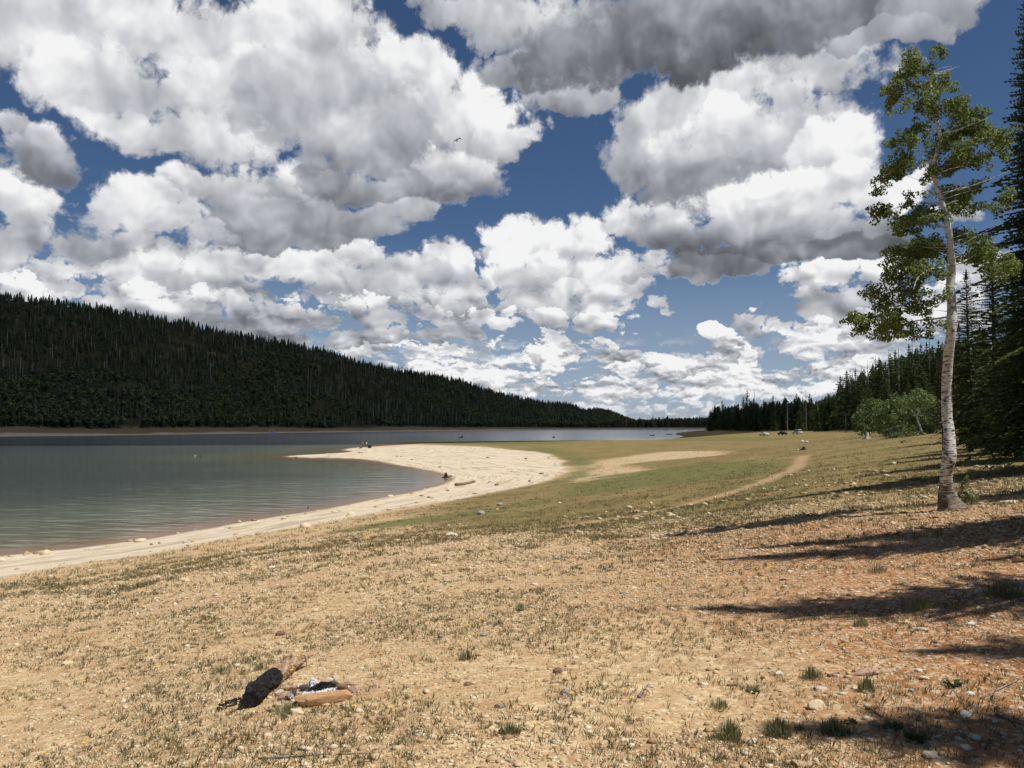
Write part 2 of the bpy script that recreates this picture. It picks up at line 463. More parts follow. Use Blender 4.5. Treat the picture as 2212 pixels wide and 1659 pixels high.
_T = np.exp(np.linspace(math.log(2.5), math.log(1500), 900))
def ground_at(px, py):
    d = ray(px, py)
    X = d[0] * _T; Y = d[1] * _T; Z = CZ + d[2] * _T
    g = height(X, Y)
    below = np.nonzero(Z <= np.maximum(g, 0.0))[0]
    i = below[0] if len(below) else len(_T) - 1
    if i > 0:
        g0 = max(g[i - 1], 0); g1 = max(g[i], 0)
        e0 = Z[i - 1] - g0; e1 = Z[i] - g1
        f = e0 / (e0 - e1 + 1e-12)
        t = _T[i - 1] + (_T[i] - _T[i - 1]) * f
    else: t = _T[0]
    x, y = d[0] * t, d[1] * t
    return Vector((x, y, max(hz(x, y), 0.0)))

# ------------------------------------------------------------------ cover of the land, as soft regions on the ground
def world_poly(P, n=4, closed=True):
    Q = [ground_at(a, b) for a, b in P]
    Q = [(q.x, q.y) for q in Q]
    return catmull(Q, n, closed)
SANDP = world_poly([(-250,1300),(0,1251),(161,1218),(322,1197),(484,1165),(600,1146),(709,1127),(800,1111),(896,1093),(980,1079),(1069,1062),(1140,1048),(1201,1031),(1220,1010),
                    (1191,983),(1121,973),(1040,966),(960,963),(900,961),(830,966)], 3, False)
SANDPOLY = np.vstack([SANDP, np.array([at(790,966,0), at(735,972,0), at(604,986.6,0), at(300,1080,0), at(-400,1200,0), (-44,24)])])
GREENS = [world_poly(P) for P in (
    [(720,1146),(860,1122),(1000,1106),(1100,1090),(1155,1080),(1160,1088),(1080,1108),(960,1124),(820,1142),(740,1152)],
    [(1195,1062),(1290,1030),(1400,1016),(1530,1000),(1640,994),(1700,1000),(1640,1022),(1500,1040),(1360,1056),(1250,1072)],
    [(840,957),(1000,954),(1180,953),(1240,957),(1120,962),(960,960)],
    [(1420,952),(1500,945),(1600,944),(1760,944),(1700,950),(1560,953)],
    [(1110,972),(1180,978),(1240,1000),(1215,1030),(1180,1042),(1240,1040),(1290,1015),(1260,985),(1200,968)])]
PALES = [world_poly(P) for P in (
    [(1370,984),(1440,976),(1540,974),(1560,982),(1480,990),(1390,998),(1340,1006),(1300,1010),(1280,1000)],
    [(1230,1010),(1300,1004),(1400,1012),(1340,1030),(1240,1040)])]
PATH = catmull([(lambda q: (q.x, q.y))(ground_at(*p)) for p in [(1735,985),(1722,1008),(1690,1024),(1640,1044),(1560,1070),(1480,1091),(1380,1112),(1280,1128),(1150,1148),(1050,1165),(900,1195),(760,1225),(600,1262),(420,1308),(250,1340),(60,1375),(-150,1420)]], 3)
def soft(poly, x, y, w, closed=True):
    d = segdist(poly, x, y, closed)
    d = np.where(inside(poly, x, y), d, -d)
    return sstep(-1, 1, d / w)
def cover(x, y, ds):
    r = np.hypot(x, y)
    wob = fbm(x * 0.25, y * 0.25, 3, 31) * (0.6 + 0.006 * r)
    w = 0.5 + 0.02 * r
    sand = soft(SANDPOLY, x + wob, y + wob, w)
    sand = np.maximum(sand, (1 - sstep(1.5, 3.5, ds)) * (r < 260))
    green = np.zeros_like(x)
    for g in GREENS: green = np.maximum(green, soft(g, x + wob, y, 0.6 + 0.03 * r))
    pale = np.zeros_like(x)
    for g in PALES: pale = np.maximum(pale, soft(g, x + wob, y, 0.8 + 0.04 * r))
    pd = segdist(PATH, x, y)
    path = (1 - sstep(0.22 + 0.001 * r, 0.8 + 0.003 * r, 1.2 * pd + 0.35 * fbm(x, y, 3, 41))) * 0.72
    az = np.arctan2(x, np.maximum(y, 0.01))
    red = 1.25 * sstep(0.3, 4.0, x + 0.9 * fbm(x * .3, y * .3, 3, 77) * 2) * (1 - sstep(19, 24, y + 0.3 * x)) * (y > -30)
    grass = sstep(11, 46, r) * sstep(-0.30, 0.20, az + 0.05 * fbm(x * .1, y * .1, 3, 3))
    grass = np.clip(grass * 0.95 + 0.25 * sstep(2, 9, ds) * (r > 4), 0, 1) * (1 - sand) * (1 - 0.9 * pale)
    wet = 1 - sstep(0.1, 0.9 + 0.006 * r, ds)
    return sand, green, path, red, grass, pale, wet

# polar sheet round the viewer, fine where it is near
azs = np.concatenate([np.linspace(-180, -46, 60, endpoint=False), np.linspace(-46, 46, 560, endpoint=False), np.linspace(46, 180, 61)])
azs = np.radians(azs)
rs = np.concatenate([np.exp(np.linspace(math.log(0.5), math.log(1300), 560)), np.exp(np.linspace(math.log(1350), math.log(9000), 22))])
AZg, Rg = np.meshgrid(azs, rs)
Xg = (Rg * np.sin(AZg)).ravel(); Yg = (Rg * np.cos(AZg)).ravel()
DSg = shoredist(Xg, Yg)
Zg = height(Xg, Yg, DSg)
na, nr = len(azs), len(rs)
idx = np.arange(na * nr).reshape(nr, na)
Fq = np.stack([idx[:-1, :-1], idx[:-1, 1:], idx[1:, 1:], idx[1:, :-1]], -1).reshape(-1, 4)
V = np.stack([Xg, Yg, Zg], 1)
V = np.vstack([V, [0, 0, hz(0, 0)]])
gm, k, bs = material('shore_ground')
me = mesh('ground', V, Fq, [gm], smooth=True)
cov = cover(np.append(Xg, 0), np.append(Yg, 0), np.append(DSg, 30))
add_attr(me, 'inland', np.append(np.clip(DSg, -5, 120), 30))
for nm, v in zip(('sand', 'green', 'path', 'red', 'grass', 'pale', 'wet'), cov): add_attr(me, nm, v)
ground = tag(obj('ground', me), kind='structure')

P = k.n.new('ShaderNodeTexCoord').outputs['Object']
cells = k.voro(P, 26.0, 'F1', '3D', 1.0, 'Color')
cellf = k.voro(P, 26.0, 'F1', '3D', 1.0, 'Distance')
sepc = k.n.new('ShaderNodeSeparateColor'); k.l.new(cells, sepc.inputs[0])
n_big = k.noise(P, 0.55, 4, 0.6)
n_mid = k.noise(P, 4.5, 5, 0.62)
n_fin = k.noise(P, 34.0, 4, 0.6)
soil = k.mix(k.ramp(n_mid, 0.35, 0.65), (0.44, 0.280, 0.148), (0.60, 0.415, 0.235))
stone = k.mix(sepc.outputs[0], (0.46, 0.335, 0.180), (0.78, 0.63, 0.400))
gravel = k.mix(k.math('MULTIPLY', k.ramp(sepc.outputs[1], 0.30, 0.55), k.ramp(n_mid, 0.25, 0.60)), soil, stone)
gravel = k.mix(k.ramp(n_big, 0.35, 0.7, 0.0, 0.35), gravel, (0.46, 0.295, 0.150))
redc = k.mix(k.ramp(n_mid, 0.3, 0.7), (0.28, 0.125, 0.050), (0.45, 0.225, 0.098))
redc = k.mix(k.ramp(sepc.outputs[1], 0.62, 0.75, 0.0, 0.75), redc, (0.58, 0.45, 0.32))
col = k.mix(k.math('MULTIPLY', k.attr('red'), k.ramp(k.noise(P, 1.3, 4, 0.6), 0.15, 0.45)), gravel, redc)
# dry turf: olive and straw, in tufts
tuft = k.noise(P, 5.5, 4, 0.7)
turfc = k.mix(k.ramp(k.noise(P, 0.20, 4, 0.6), 0.35, 0.65), (0.200, 0.155, 0.060), (0.310, 0.220, 0.095))
turfc = k.mix(k.ramp(n_fin, 0.3, 0.7, 0.0, 0.5), turfc, (0.120, 0.110, 0.042))
tm = k.ramp(k.math('ADD', k.attr('grass'), k.math('MULTIPLY', k.math('SUBTRACT', tuft, 0.5), 1.6)), 0.35, 0.75)
col = k.mix(k.math('MULTIPLY', tm, k.ramp(k.attr('grass'), 0.0, 0.3)), col, turfc)
palec = k.mix(k.ramp(tuft, 0.42, 0.6), (0.56, 0.46, 0.33), (0.30, 0.25, 0.13))
col = k.mix(k.ramp(k.math('ADD', k.attr('pale'), k.math('MULTIPLY', k.math('SUBTRACT', k.noise(P, 0.45, 7, 0.8), 0.5), 3.4)), 0.45, 1.1, 0.0, 0.62), col, palec)
grc = k.mix(k.ramp(k.noise(P, 2.2, 5, 0.7), 0.35, 0.65), (0.120, 0.130, 0.040), (0.175, 0.165, 0.060))
col = k.mix(k.ramp(k.math('ADD', k.attr('green'), k.math('MULTIPLY', k.math('SUBTRACT', k.noise(P, 0.4, 7, 0.8), 0.5), 2.2)), 0.25, 0.95, 0.0, 0.85), col, grc)
# pale washed shore
sandc = k.mix(k.ramp(k.noise(P, 1.1, 5, 0.6), 0.3, 0.7), (0.60, 0.50, 0.365), (0.70, 0.60, 0.455))
cs_ = k.n.new('ShaderNodeCombineXYZ'); k.l.new(k.attr('inland'), cs_.inputs[0])
strand = k.noise(k.vec('ADD', k.vec('MULTIPLY', P, (0.10, 0.10, 0.1)), k.vec('MULTIPLY', cs_.outputs[0], (0.9, 1, 1))), 1.0, 7, 0.78)
sandc = k.mix(k.ramp(strand, 0.50, 0.60, 0.0, 0.75), sandc, (0.33, 0.26, 0.17))
sandc = k.mix(k.ramp(k.noise(P, 3.5, 3, 0.8), 0.60, 0.68, 0.0, 0.6), sandc, (0.36, 0.28, 0.20))
col = k.mix(k.ramp(k.math('ADD', k.attr('sand'), k.math('MULTIPLY', k.math('SUBTRACT', n_mid, 0.5), 0.8)), 0.35, 0.65), col, sandc)
col = k.mix(k.math('MULTIPLY', k.attr('path'), k.ramp(n_mid, 0.2, 0.5, 0.35, 0.9)), col, (0.50, 0.335, 0.200))
col = k.mix(k.ramp(k.attr('wet'), 0.1, 0.9, 0.0, 0.8), col, (0.15, 0.095, 0.055))
k.put(bs.inputs['Base Color'], col)
bs.inputs['Roughness'].default_value = 0.95
bs.inputs['Specular IOR Level'].default_value = 0.15
hgt = k.math('ADD', k.math('MULTIPLY', k.math('SUBTRACT', 0.6, cellf), 0.6), k.math('ADD', n_fin, k.math('MULTIPLY', n_mid, 1.5)))
set_bump(k, bs, hgt, 0.65, 0.022)

# ------------------------------------------------------------------ lake
az2 = np.radians(np.concatenate([np.linspace(-100, -46, 30, endpoint=False), np.linspace(-46, 20, 420, endpoint=False), np.linspace(20, 60, 12)]))
r2 = np.concatenate([np.linspace(24, 40, 20, endpoint=False), np.linspace(40, 150, 440, endpoint=False), np.exp(np.linspace(math.log(150), math.log(3200), 380))])
A2, R2 = np.meshgrid(az2, r2)
Xw = (R2 * np.sin(A2)).ravel(); Yw = (R2 * np.cos(A2)).ravel()
dw = -segdist(fine, Xw, Yw) * np.where(inside(LAND, Xw, Yw), -1, 1)
na2, nr2 = len(az2), len(r2)
idw = np.arange(na2 * nr2).reshape(nr2, na2)
Fw = np.stack([idw[:-1, :-1], idw[:-1, 1:], idw[1:, 1:], idw[1:, :-1]], -1).reshape(-1, 4)
keep = (dw[Fw] < 6).any(1)
wm, k, bs = material('lake_water')
# real wavelets: crests roughly along the near shore, stronger where the wind reaches
gw = 0.55 + 0.9 * np.clip(fbm(Xw / 35, Yw / 55, 3, 700) + 0.3, 0, 1)
Zw = 0.017 * fbm(Xw * 0.42 - Yw * 0.05, Yw * 1.25 + Xw * 0.30, 2, 710) + 0.009 * fbm(Xw * 1.1, Yw * 2.6 + Xw * 0.5, 2, 720)
Zw = Zw * gw * np.clip(np.abs(dw) / 3, 0.15, 1) * np.clip(1.4 - R2.ravel() / 350, 0.35, 1)
Vw = np.stack([Xw, Yw, Zw], 1)
me = mesh('lake', Vw, Fw[keep], [wm], smooth=True)
add_attr(me, 'off', np.clip(-dw, 0, 200))
tag(obj('lake', me), kind='structure')
P = k.n.new('ShaderNodeTexCoord').outputs['Object']
off = k.attr('off')
offn = k.math('ADD', off, k.math('MULTIPLY', k.math('SUBTRACT', k.noise(P, 0.10, 5, 0.6), 0.5), k.ramp(off, 2.0, 30.0, 2.0, 22.0)))
shal = k.mix(k.ramp(offn, 0.2, 4.5), (0.30, 0.190, 0.115), (0.190, 0.175, 0.110))
shal = k.mix(k.ramp(offn, 3.0, 14.0), shal, (0.175, 0.195, 0.145))
shal = k.mix(k.ramp(offn, 12.0, 34.0), shal, (0.120, 0.142, 0.138))
shal = k.mix(k.ramp(offn, 30.0, 110.0), shal, (0.062, 0.080, 0.102))
k.put(bs.inputs['Base Color'], shal)
cd = k.n.new('ShaderNodeCameraData')
geo_ = k.n.new('ShaderNodeNewGeometry')
dist_ = k.vec('LENGTH', geo_.outputs['Position'])
k.put(bs.inputs['Roughness'], k.ramp(dist_, 40.0, 500.0, 0.06, 0.22, smooth=False))
bs.inputs['IOR'].default_value = 1.333
bs.inputs['Specular IOR Level'].default_value = 0.5
wv1 = k.noise(k.vec('MULTIPLY', P, (0.25, 0.65, 1.0)), 1.0, 5, 0.62)
wv2 = k.noise(k.vec('MULTIPLY', P, (0.7, 1.5, 1.0)), 6.0, 3, 0.6)
gust = k.noise(k.vec('MULTIPLY', P, (0.5, 1.0, 1.0)), 0.02, 4, 0.6)
hw = k.math('ADD', k.math('MULTIPLY', wv1, 0.7), k.math('MULTIPLY', wv2, 0.3))
set_bump(k, bs, hw, k.ramp(gust, 0.38, 0.60, 0.6, 1.0), 0.02)
k.n.remove(cd)
# ------------------------------------------------------------------ hills across the lake
SHR = [(-600,955.0),(-200,947),(0,943),(200,941.2),(400,938.6),(600,935.6),(800,933),(1000,930.6),(1100,929.4),(1200,928.4),(1300,927.8),(1400,927.3),(1560,927.0),(1800,927.0)]
RDG = [(-600,560,600),(-200,598,680),(0,624,740),(100,634,770),(200,650,800),(300,666,840),(400,684,880),(500,709,920),(600,724,960),(700,747,1000),(800,777,1050),
 (850,788,1090),(900,796,1120),(950,803,1160),(1000,815,1200),(1050,832,1240),(1100,847,1300),(1150,857,1360),(1175,862,1400),(1230,866,1500),(1260,880,1560),(1290,877,1650),(1320,883,1750),
 (1370,900,1850),(1400,903,1900),(1460,901,2000),(1530,898,2100),(1800,890,2200)]
def px_az(px): return math.atan((px - CX) / FPX)
s_az = [px_az(p[0]) for p in SHR]
s_r = [math.hypot(*at(p[0], p[1], 0.0)) for p in SHR]
r_az = [px_az(p[0]) for p in RDG]
r_r = [p[2] / math.cos(px_az(p[0])) for p in RDG]
TREE_H = 9.5
r_z = [CZ + ray(p[0], p[1])[2] / ray(p[0], p[1])[1] * p[2] - (TREE_H if p[0] < 1350 else 16) * 0.93 for p in RDG]
s_az = [R(-100), R(-60)] + s_az; s_r = [360, 420] + s_r
r_az = [R(-100), R(-60)] + r_az; r_r = [620, 760] + r_r; r_z = [110, 128] + r_z
def hill(az, t):
    """t = 0 at the water, 1 on the crest, up to 1.7 down the far side -> x, y, z"""
    rs_ = np.interp(az, s_az, s_r); rr = np.interp(az, r_az, r_r); zr = np.interp(az, r_az, r_z)
    bw = 34.0 / (rr - rs_)
    r = rs_ + (rr - rs_) * t
    x, y = r * np.sin(az), r * np.cos(az)
    u = np.clip((t - bw) / (1 - bw), 0, 1)
    prof = np.where(t <= 1, u * (0.75 + 0.5 * u - 0.25 * u * u), 1 - 0.55 * (t - 1) ** 1.3)
    bkh = 4.2 * np.clip(480 / rs_, 0.3, 1) ** 1.2
    bank = bkh * np.clip(t / bw, 0, 1) ** 1.1 - 0.9 * (t < 0)
    z = bank + prof * (zr - bkh)
    amp = np.clip(np.sin(np.clip(t, 0, 1) * math.pi), 0, 1) * 0.09 * zr
    z = z + amp * fbm(x / 90, y / 90, 3, 60)
    return x, y, z, t / bw
haz = np.radians(np.linspace(-100, math.degrees(px_az(1800)), 420))
ht = np.concatenate([np.linspace(-0.03, 0.12, 16), np.linspace(0.14, 1.7, 60)])
HA, HT = np.meshgrid(haz, ht)
hx, hy, hzz, hb = hill(HA.ravel(), HT.ravel())
nh, nt = len(haz), len(ht)
idh = np.arange(nh * nt).reshape(nt, nh)
Fh = np.stack([idh[:-1, :-1], idh[:-1, 1:], idh[1:, 1:], idh[1:, :-1]], -1).reshape(-1, 4)
hm, k, bs = material('hill_ground')
me = mesh('hillside', np.stack([hx, hy, hzz], 1), Fh, [hm], smooth=True)
add_attr(me, 'bank', np.clip(hb, 0, 5)); 
tag(obj('hillside', me), kind='structure')
P = k.n.new('ShaderNodeTexCoord').outputs['Object']
bk = k.math('ADD', k.attr('bank'), k.math('MULTIPLY', k.math('SUBTRACT', k.noise(P, 0.03, 5, 0.6), 0.5), 0.9))
c = k.mix(k.ramp(k.noise(P, 0.05, 5, 0.6), 0.4, 0.6), (0.034, 0.036, 0.020), (0.060, 0.054, 0.032))
c = k.mix(k.ramp(k.noise(P, 0.012, 5, 0.6), 0.62, 0.72, 0.0, 0.45), c, (0.20, 0.145, 0.09))
sh_ = k.mix(k.ramp(bk, 0.25, 0.5), (0.50, 0.41, 0.29), (0.20, 0.16, 0.09))
c = k.mix(k.ramp(bk, 0.95, 1.3), sh_, c)
k.put(bs.inputs['Base Color'], c); bs.inputs['Roughness'].default_value = 1.0; bs.inputs['Specular IOR Level'].default_value = 0.05

# ------------------------------------------------------------------ tree shapes
def tube(pts, radii, seg=6, cap=True):
    """a tapered tube through pts; returns verts, quads"""
    V, F = [], []
    n = len(pts)
    for i, (p, r) in enumerate(zip(pts, radii)):
        p = Vector(p)
        d = (Vector(pts[min(i + 1, n - 1)]) - Vector(pts[max(i - 1, 0)])).normalized()
        a = d.cross(Vector((0.31, 0.95, 0.02)) if abs(d.y) < 0.9 else Vector((1, 0, 0))).normalized(); b = d.cross(a)
        for s in range(seg):
            t = 2 * math.pi * s / seg
            V.append(tuple(p + a * math.cos(t) * r + b * math.sin(t) * r))
    for i in range(n - 1):
        for s in range(seg):
            F.append((i * seg + s, i * seg + (s + 1) % seg, (i + 1) * seg + (s + 1) % seg, (i + 1) * seg + s))
    if cap:
        F.append(tuple(reversed(range(seg)))); F.append(tuple(range((n - 1) * seg, n * seg)))
    return V, F
class MB:
    def __init__(s): s.V = []; s.F = []; s.M = []
    def add(s, V, F, m=0):
        o = len(s.V); s.V += [tuple(v) for v in V]; s.F += [tuple(i + o for i in f) for f in F]; s.M += [m] * len(F)
        return s
    def build(s, name, mats, smooth=False):
        me = mesh(name, s.V, s.F, mats, smooth)
        if len(mats) > 1: me.polygons.foreach_set('material_index', s.M)
        return me

def conifer_crown(H, Rm, rn, base=0.10, levels=26, per=6, sprays=5, droop=0.25, spray_w=0.16, ragged=0.25, topw=0.03):
    """branches with flat needle sprays; each face a small four cornered leaf of needles"""
    V, F = [], []
    def quad(a, b, c, d):
        o = len(V); V.extend((a, b, c, d)); F.append((o, o + 1, o + 2, o + 3))
    for L in range(levels):
        f = L / (levels - 1)
        z = H * (base + (0.985 - base) * f ** 0.92)
        rad = Rm * ((1 - f) ** 0.85 * (1 - topw) + topw) * (0.62 + 0.38 * min(1, f / 0.12 + 0.35))
        n = per if f < 0.85 else max(3, per - 2)
        off = rn.uniform(0, 6.28)
        for b in range(n):
            th = off + 2 * math.pi * (b + rn.uniform(-.28, .28)) / n
            ln = rad * (1 + rn.uniform(-ragged, ragged))
            if rn.random() < 0.14: continue
            c_, s_ = math.cos(th), math.sin(th)
            rise = rn.uniform(-0.05, 0.18) + 0.35 * f * f
            dr = droop * (1 - f) + 0.05
            def bp(t):
                return (c_ * ln * t, s_ * ln * t, z + ln * (rise * t - dr * t * t))
            ns = max(2, int(sprays * (0.5 + 0.5 * ln / Rm)))
            for q_ in range(ns):
                t0 = (q_ + 0.15) / ns; t1 = min(1.05, t0 + 1.35 / ns)
                w0 = spray_w * ln * (1.15 - t0) * rn.uniform(0.6, 1.4) + 0.012 * Rm
                p0 = bp(t0); p1 = bp(t1)
                for sgn in (-1, 1):
                    lean = rn.uniform(0.5, 1.3)
                    sag = rn.uniform(0.05, 0.5) * w0
                    e0 = (p0[0] - s_ * sgn * w0 + c_ * w0 * lean, p0[1] + c_ * sgn * w0 + s_ * w0 * lean, p0[2] - sag)
                    m0 = (p0[0] - s_ * sgn * w0 * .45 + c_ * w0 * .1, p0[1] + c_ * sgn * w0 * .45 + s_ * w0 * .1, p0[2] - sag * .3 - 0.02 * ln)
                    p1n = (p0[0] * .45 + p1[0] * .55, p0[1] * .45 + p1[1] * .55, p0[2] * .45 + p1[2] * .55)
                    quad(p0, m0, e0, p1n)
                if q_ % 2 == 0:
                    dn = rn.uniform(0.25, 0.7) * spray_w * Rm
                    quad(p0, (p0[0], p0[1], p0[2] - dn), (p1[0], p1[1], p1[2] - dn * 0.5), p1)
    # leader
    for a in range(3):
        th = a * 1.05
        dx, dy = math.cos(th) * Rm * 0.05, math.sin(th) * Rm * 0.05
        quad((dx, dy, H * 0.94), (0, 0, H * 0.93), (-dx, -dy, H * 0.94), (0, 0, H * 1.0))
    return V, F
def foliage_mat(name, c1, c2, rough=0.75, trans=0.25, scale=1.3):
    m = bpy.data.materials.new(name); m.use_nodes = True
    k = NT(m.node_tree); k.n.clear()
    out = k.n.new('ShaderNodeOutputMaterial')
    tc = k.n.new('ShaderNodeTexCoord').outputs['Object']
    oi = k.n.new('ShaderNodeObjectInfo').outputs['Random']
    ge = k.n.new('ShaderNodeNewGeometry').outputs['Random Per Island']
    v = k.math('ADD', k.math('MULTIPLY', k.noise(tc, scale, 4, 0.6), 0.6), k.math('MULTIPLY', ge, 0.4))
    c = k.mix(k.ramp(v, 0.3, 0.7), c1, c2)
    c = k.vec('SCALE', c, k.math('MULTIPLY_ADD', oi, 0.5, 0.75))
    d = k.n.new('ShaderNodeBsdfDiffuse'); k.put(d.inputs[0], c)
    t = k.n.new('ShaderNodeBsdfTranslucent'); k.put(t.inputs[0], c)
    g = k.n.new('ShaderNodeBsdfGlossy'); k.put(g.inputs[0], (0.6, 0.65, 0.6)); g.inputs['Roughness'].default_value = 0.5
    a = k.n.new('ShaderNodeMixShader'); a.inputs[0].default_value = trans
    k.l.new(d.outputs[0], a.inputs[1]); k.l.new(t.outputs[0], a.inputs[2])
    b = k.n.new('ShaderNodeMixShader'); b.inputs[0].default_value = 0.03
    k.l.new(a.outputs[0], b.inputs[1]); k.l.new(g.outputs[0], b.inputs[2])
    k.l.new(b.outputs[0], out.inputs[0])
    return m
M_NEEDLE = foliage_mat('needles', (0.048, 0.070, 0.024), (0.120, 0.155, 0.055), trans=0.30)
M_NEEDLE_G = foliage_mat('needles_green', (0.075, 0.105, 0.034), (0.160, 0.200, 0.070), trans=0.30)
M_NEEDLE_D = foliage_mat('needles_far', (0.028, 0.042, 0.024), (0.070, 0.085, 0.045), trans=0.1, scale=0.05)
M_RUST = foliage_mat('needles_rust', (0.13, 0.055, 0.025), (0.30, 0.14, 0.07), trans=0.1)
M_ASPF = foliage_mat('leaves_far', (0.120, 0.150, 0.060), (0.180, 0.215, 0.090), trans=0.25, scale=0.05)
M_WILLOW = foliage_mat('willow_leaves', (0.130, 0.175, 0.060), (0.230, 0.290, 0.110), trans=0.42, scale=0.8)
M_BARK = plain('conifer_bark', (0.085, 0.062, 0.045), (0.18, 0.145, 0.115), 4.0, bump=0.6, stretch=(3, 3, 0.6))
M_DEAD = plain('dead_wood', (0.16, 0.14, 0.12), (0.34, 0.31, 0.28), 3.0, bump=0.4, stretch=(3, 3, 0.5))
M_PALEBARK = plain('pale_bark', (0.36, 0.34, 0.28), (0.62, 0.60, 0.53), 3.0, bump=0.3)

# far conifer: few spiky tiers, cheap enough for thousands
def far_conifer(rn, tiers=6, spikes=8, H=1.0, Rm=0.16, base=0.08):
    V, F = [], []
    for L in range(tiers):
        f = L / tiers
        z0 = H * (base + (1 - base) * f)
        top = min(H, z0 + H * (1 - base) * (1.55 / tiers))
        rad = Rm * (1 - f) ** 0.8 * rn.uniform(0.8, 1.15) + 0.01 * H
        o = len(V); V.append((rn.uniform(-.008, .008), rn.uniform(-.008, .008), top))
        off = rn.uniform(0, 6)
        for s in range(spikes * 2):
            th = off + math.pi * s / spikes
            rr = rad * (rn.uniform(0.75, 1.25) if s % 2 == 0 else rn.uniform(0.3, 0.55))
            V.append((math.cos(th) * rr, math.sin(th) * rr, z0 - (0.02 if s % 2 == 0 else -0.03) * H + rn.uniform(-.015, .015)))
        for s in range(spikes * 2):
            F.append((o, o + 1 + s, o + 1 + (s + 1) % (spikes * 2)))
    return np.array(V), np.array(F)
def far_round(rn, n=46, H=1.0):
    V, F = [], []
    for i in range(n):
        u = rn.uniform(-1, 1); th = rn.uniform(0, 6.28); q = rn.uniform(0.55, 1)
        c = Vector((math.cos(th) * math.sqrt(1 - u * u) * 0.20 * q, math.sin(th) * math.sqrt(1 - u * u) * 0.20 * q, 0.62 + u * 0.36 * q))
        nrm = (c - Vector((0, 0, 0.55)) + Vector((rn.uniform(-.15, .15), rn.uniform(-.15, .15), rn.uniform(-.1, .15)))).normalized()
        a = nrm.orthogonal().normalized(); b = nrm.cross(a)
        s = rn.uniform(0.05, 0.10); o = len(V)
        for t in range(5):
            th2 = t * 1.2566 + rn.uniform(-.3, .3)
            V.append(tuple(c + a * math.cos(th2) * s + b * math.sin(th2) * s))
        F.append((o, o + 1, o + 2)); F.append((o, o + 2, o + 3)); F.append((o, o + 3, o + 4))
    return np.array(V), np.array(F)
def trunk_tri(r0=0.012, h=0.9, seg=4):
    V = [(math.cos(i * 2 * math.pi / seg) * r0, math.sin(i * 2 * math.pi / seg) * r0, -0.03) for i in range(seg)] + [(0, 0, h)]
    F = [(i, (i + 1) % seg, seg) for i in range(seg)]
    return np.array(V), np.array(F)
def scatter_mesh(name, temps, pos, hgt, rot, pick, mats, widen=None):
    """one mesh of many small trees: temps = list of [(V,F,matindex),...]"""
    Vs, Fs, Ms = [], [], []; o = 0
    for t, parts in enumerate(temps):
        sel = np.nonzero(pick == t)[0]
        if len(sel) == 0: continue
        c, s = np.cos(rot[sel])[:, None], np.sin(rot[sel])[:, None]
        wd = (widen[sel] if widen is not None else np.ones(len(sel)))[:, None]
        for (v, f, mi) in parts:
            x = (v[:, 0] * c - v[:, 1] * s) * hgt[sel][:, None] * wd + pos[sel, 0][:, None]
            y = (v[:, 0] * s + v[:, 1] * c) * hgt[sel][:, None] * wd + pos[sel, 1][:, None]
            z = v[:, 2] * hgt[sel][:, None] + pos[sel, 2][:, None]
            Vs.append(np.stack([x, y, z], -1).reshape(-1, 3))
            Fs.append((f[None] + (np.arange(len(sel)) * len(v))[:, None, None] + o).reshape(-1, 3))
            Ms.append(np.full(len(sel) * len(f), mi, np.int32)); o += len(sel) * len(v)
    me = mesh(name, np.vstack(Vs), np.vstack(Fs), mats)
    if len(mats) > 1: me.polygons.foreach_set('material_index', np.concatenate(Ms))
    return me

rn = random.Random(3)
FC = [[far_conifer(rn, tiers=rn.choice((6, 7, 8)), Rm=rn.choice((0.13, 0.16, 0.19))) + (0,), trunk_tri() + (1,)] for _ in range(5)]
FR = [[far_round(rn) + (0,), trunk_tri(0.013, 0.8) + (1,)] for _ in range(4)]
def snag_tris(rn):
    V, F = trunk_tri(0.012, 1.0); V = list(map(tuple, V)); F = list(map(tuple, F))
    for i in range(14):
        z = rn.uniform(0.3, 0.95); th = rn.uniform(0, 6.28); l = (1.05 - z) * rn.uniform(0.08, 0.2)
        o = len(V); V += [(0, 0, z), (0, 0, z + 0.008), (math.cos(th) * l, math.sin(th) * l, z - l * 0.25)]; F.append((o, o + 1, o + 2))
    return np.array(V), np.array(F)
FS = [[snag_tris(rn) + (0,)] for _ in range(4)]

# the wood on the far slope, too many to count
NT_ = 25000
ta = rng.uniform(R(-62), px_az(1640), NT_ * 2)
keepp = rng.uniform(0, 1, len(ta)) < np.interp(ta, r_az, np.array(r_r) - np.interp(r_az, s_az, s_r)) / 900 + 0.1
ta = ta[keepp]
tt = rng.uniform(0.0, 1.16, len(ta)) 
tt = np.maximum(tt, 38.0 / (np.interp(ta, r_az, r_r) - np.interp(ta, s_az, s_r)) * rng.uniform(0.95, 1.4, len(ta)))
fx, fy, fz, fb_ = hill(ta, tt)
clear = fbm(fx / 40, fy / 40, 4, 90)
keepp = (clear < 0.40) | (tt > 0.85)
ta, tt, fx, fy, fz = [v[keepp] for v in (ta, tt, fx, fy, fz)]
asp = (fbm(fx / 75, fy / 75, 3, 120) + 0.75 * (0.45 - tt) > 0.04) & (rng.uniform(0, 1, len(ta)) < 0.8) & (tt < 0.8)
dead = (~asp) & (rng.uniform(0, 1, len(ta)) < 0.10)
far_scale = 1 + 0.35 * sstep(px_az(1300), px_az(1450), ta)
def sub(mask, temps, hmin, hmax):
    n = mask.sum()
    return dict(pos=np.stack([fx[mask], fy[mask], fz[mask] - 0.2], 1), hgt=rng.uniform(hmin, hmax, n) * far_scale[mask] * (0.8 + 0.4 * rng.uniform(0, 1, n) ** 2),
                rot=rng.uniform(0, 6.28, n), pick=rng.integers(0, len(temps), n), widen=rng.uniform(0.9, 1.75, n))
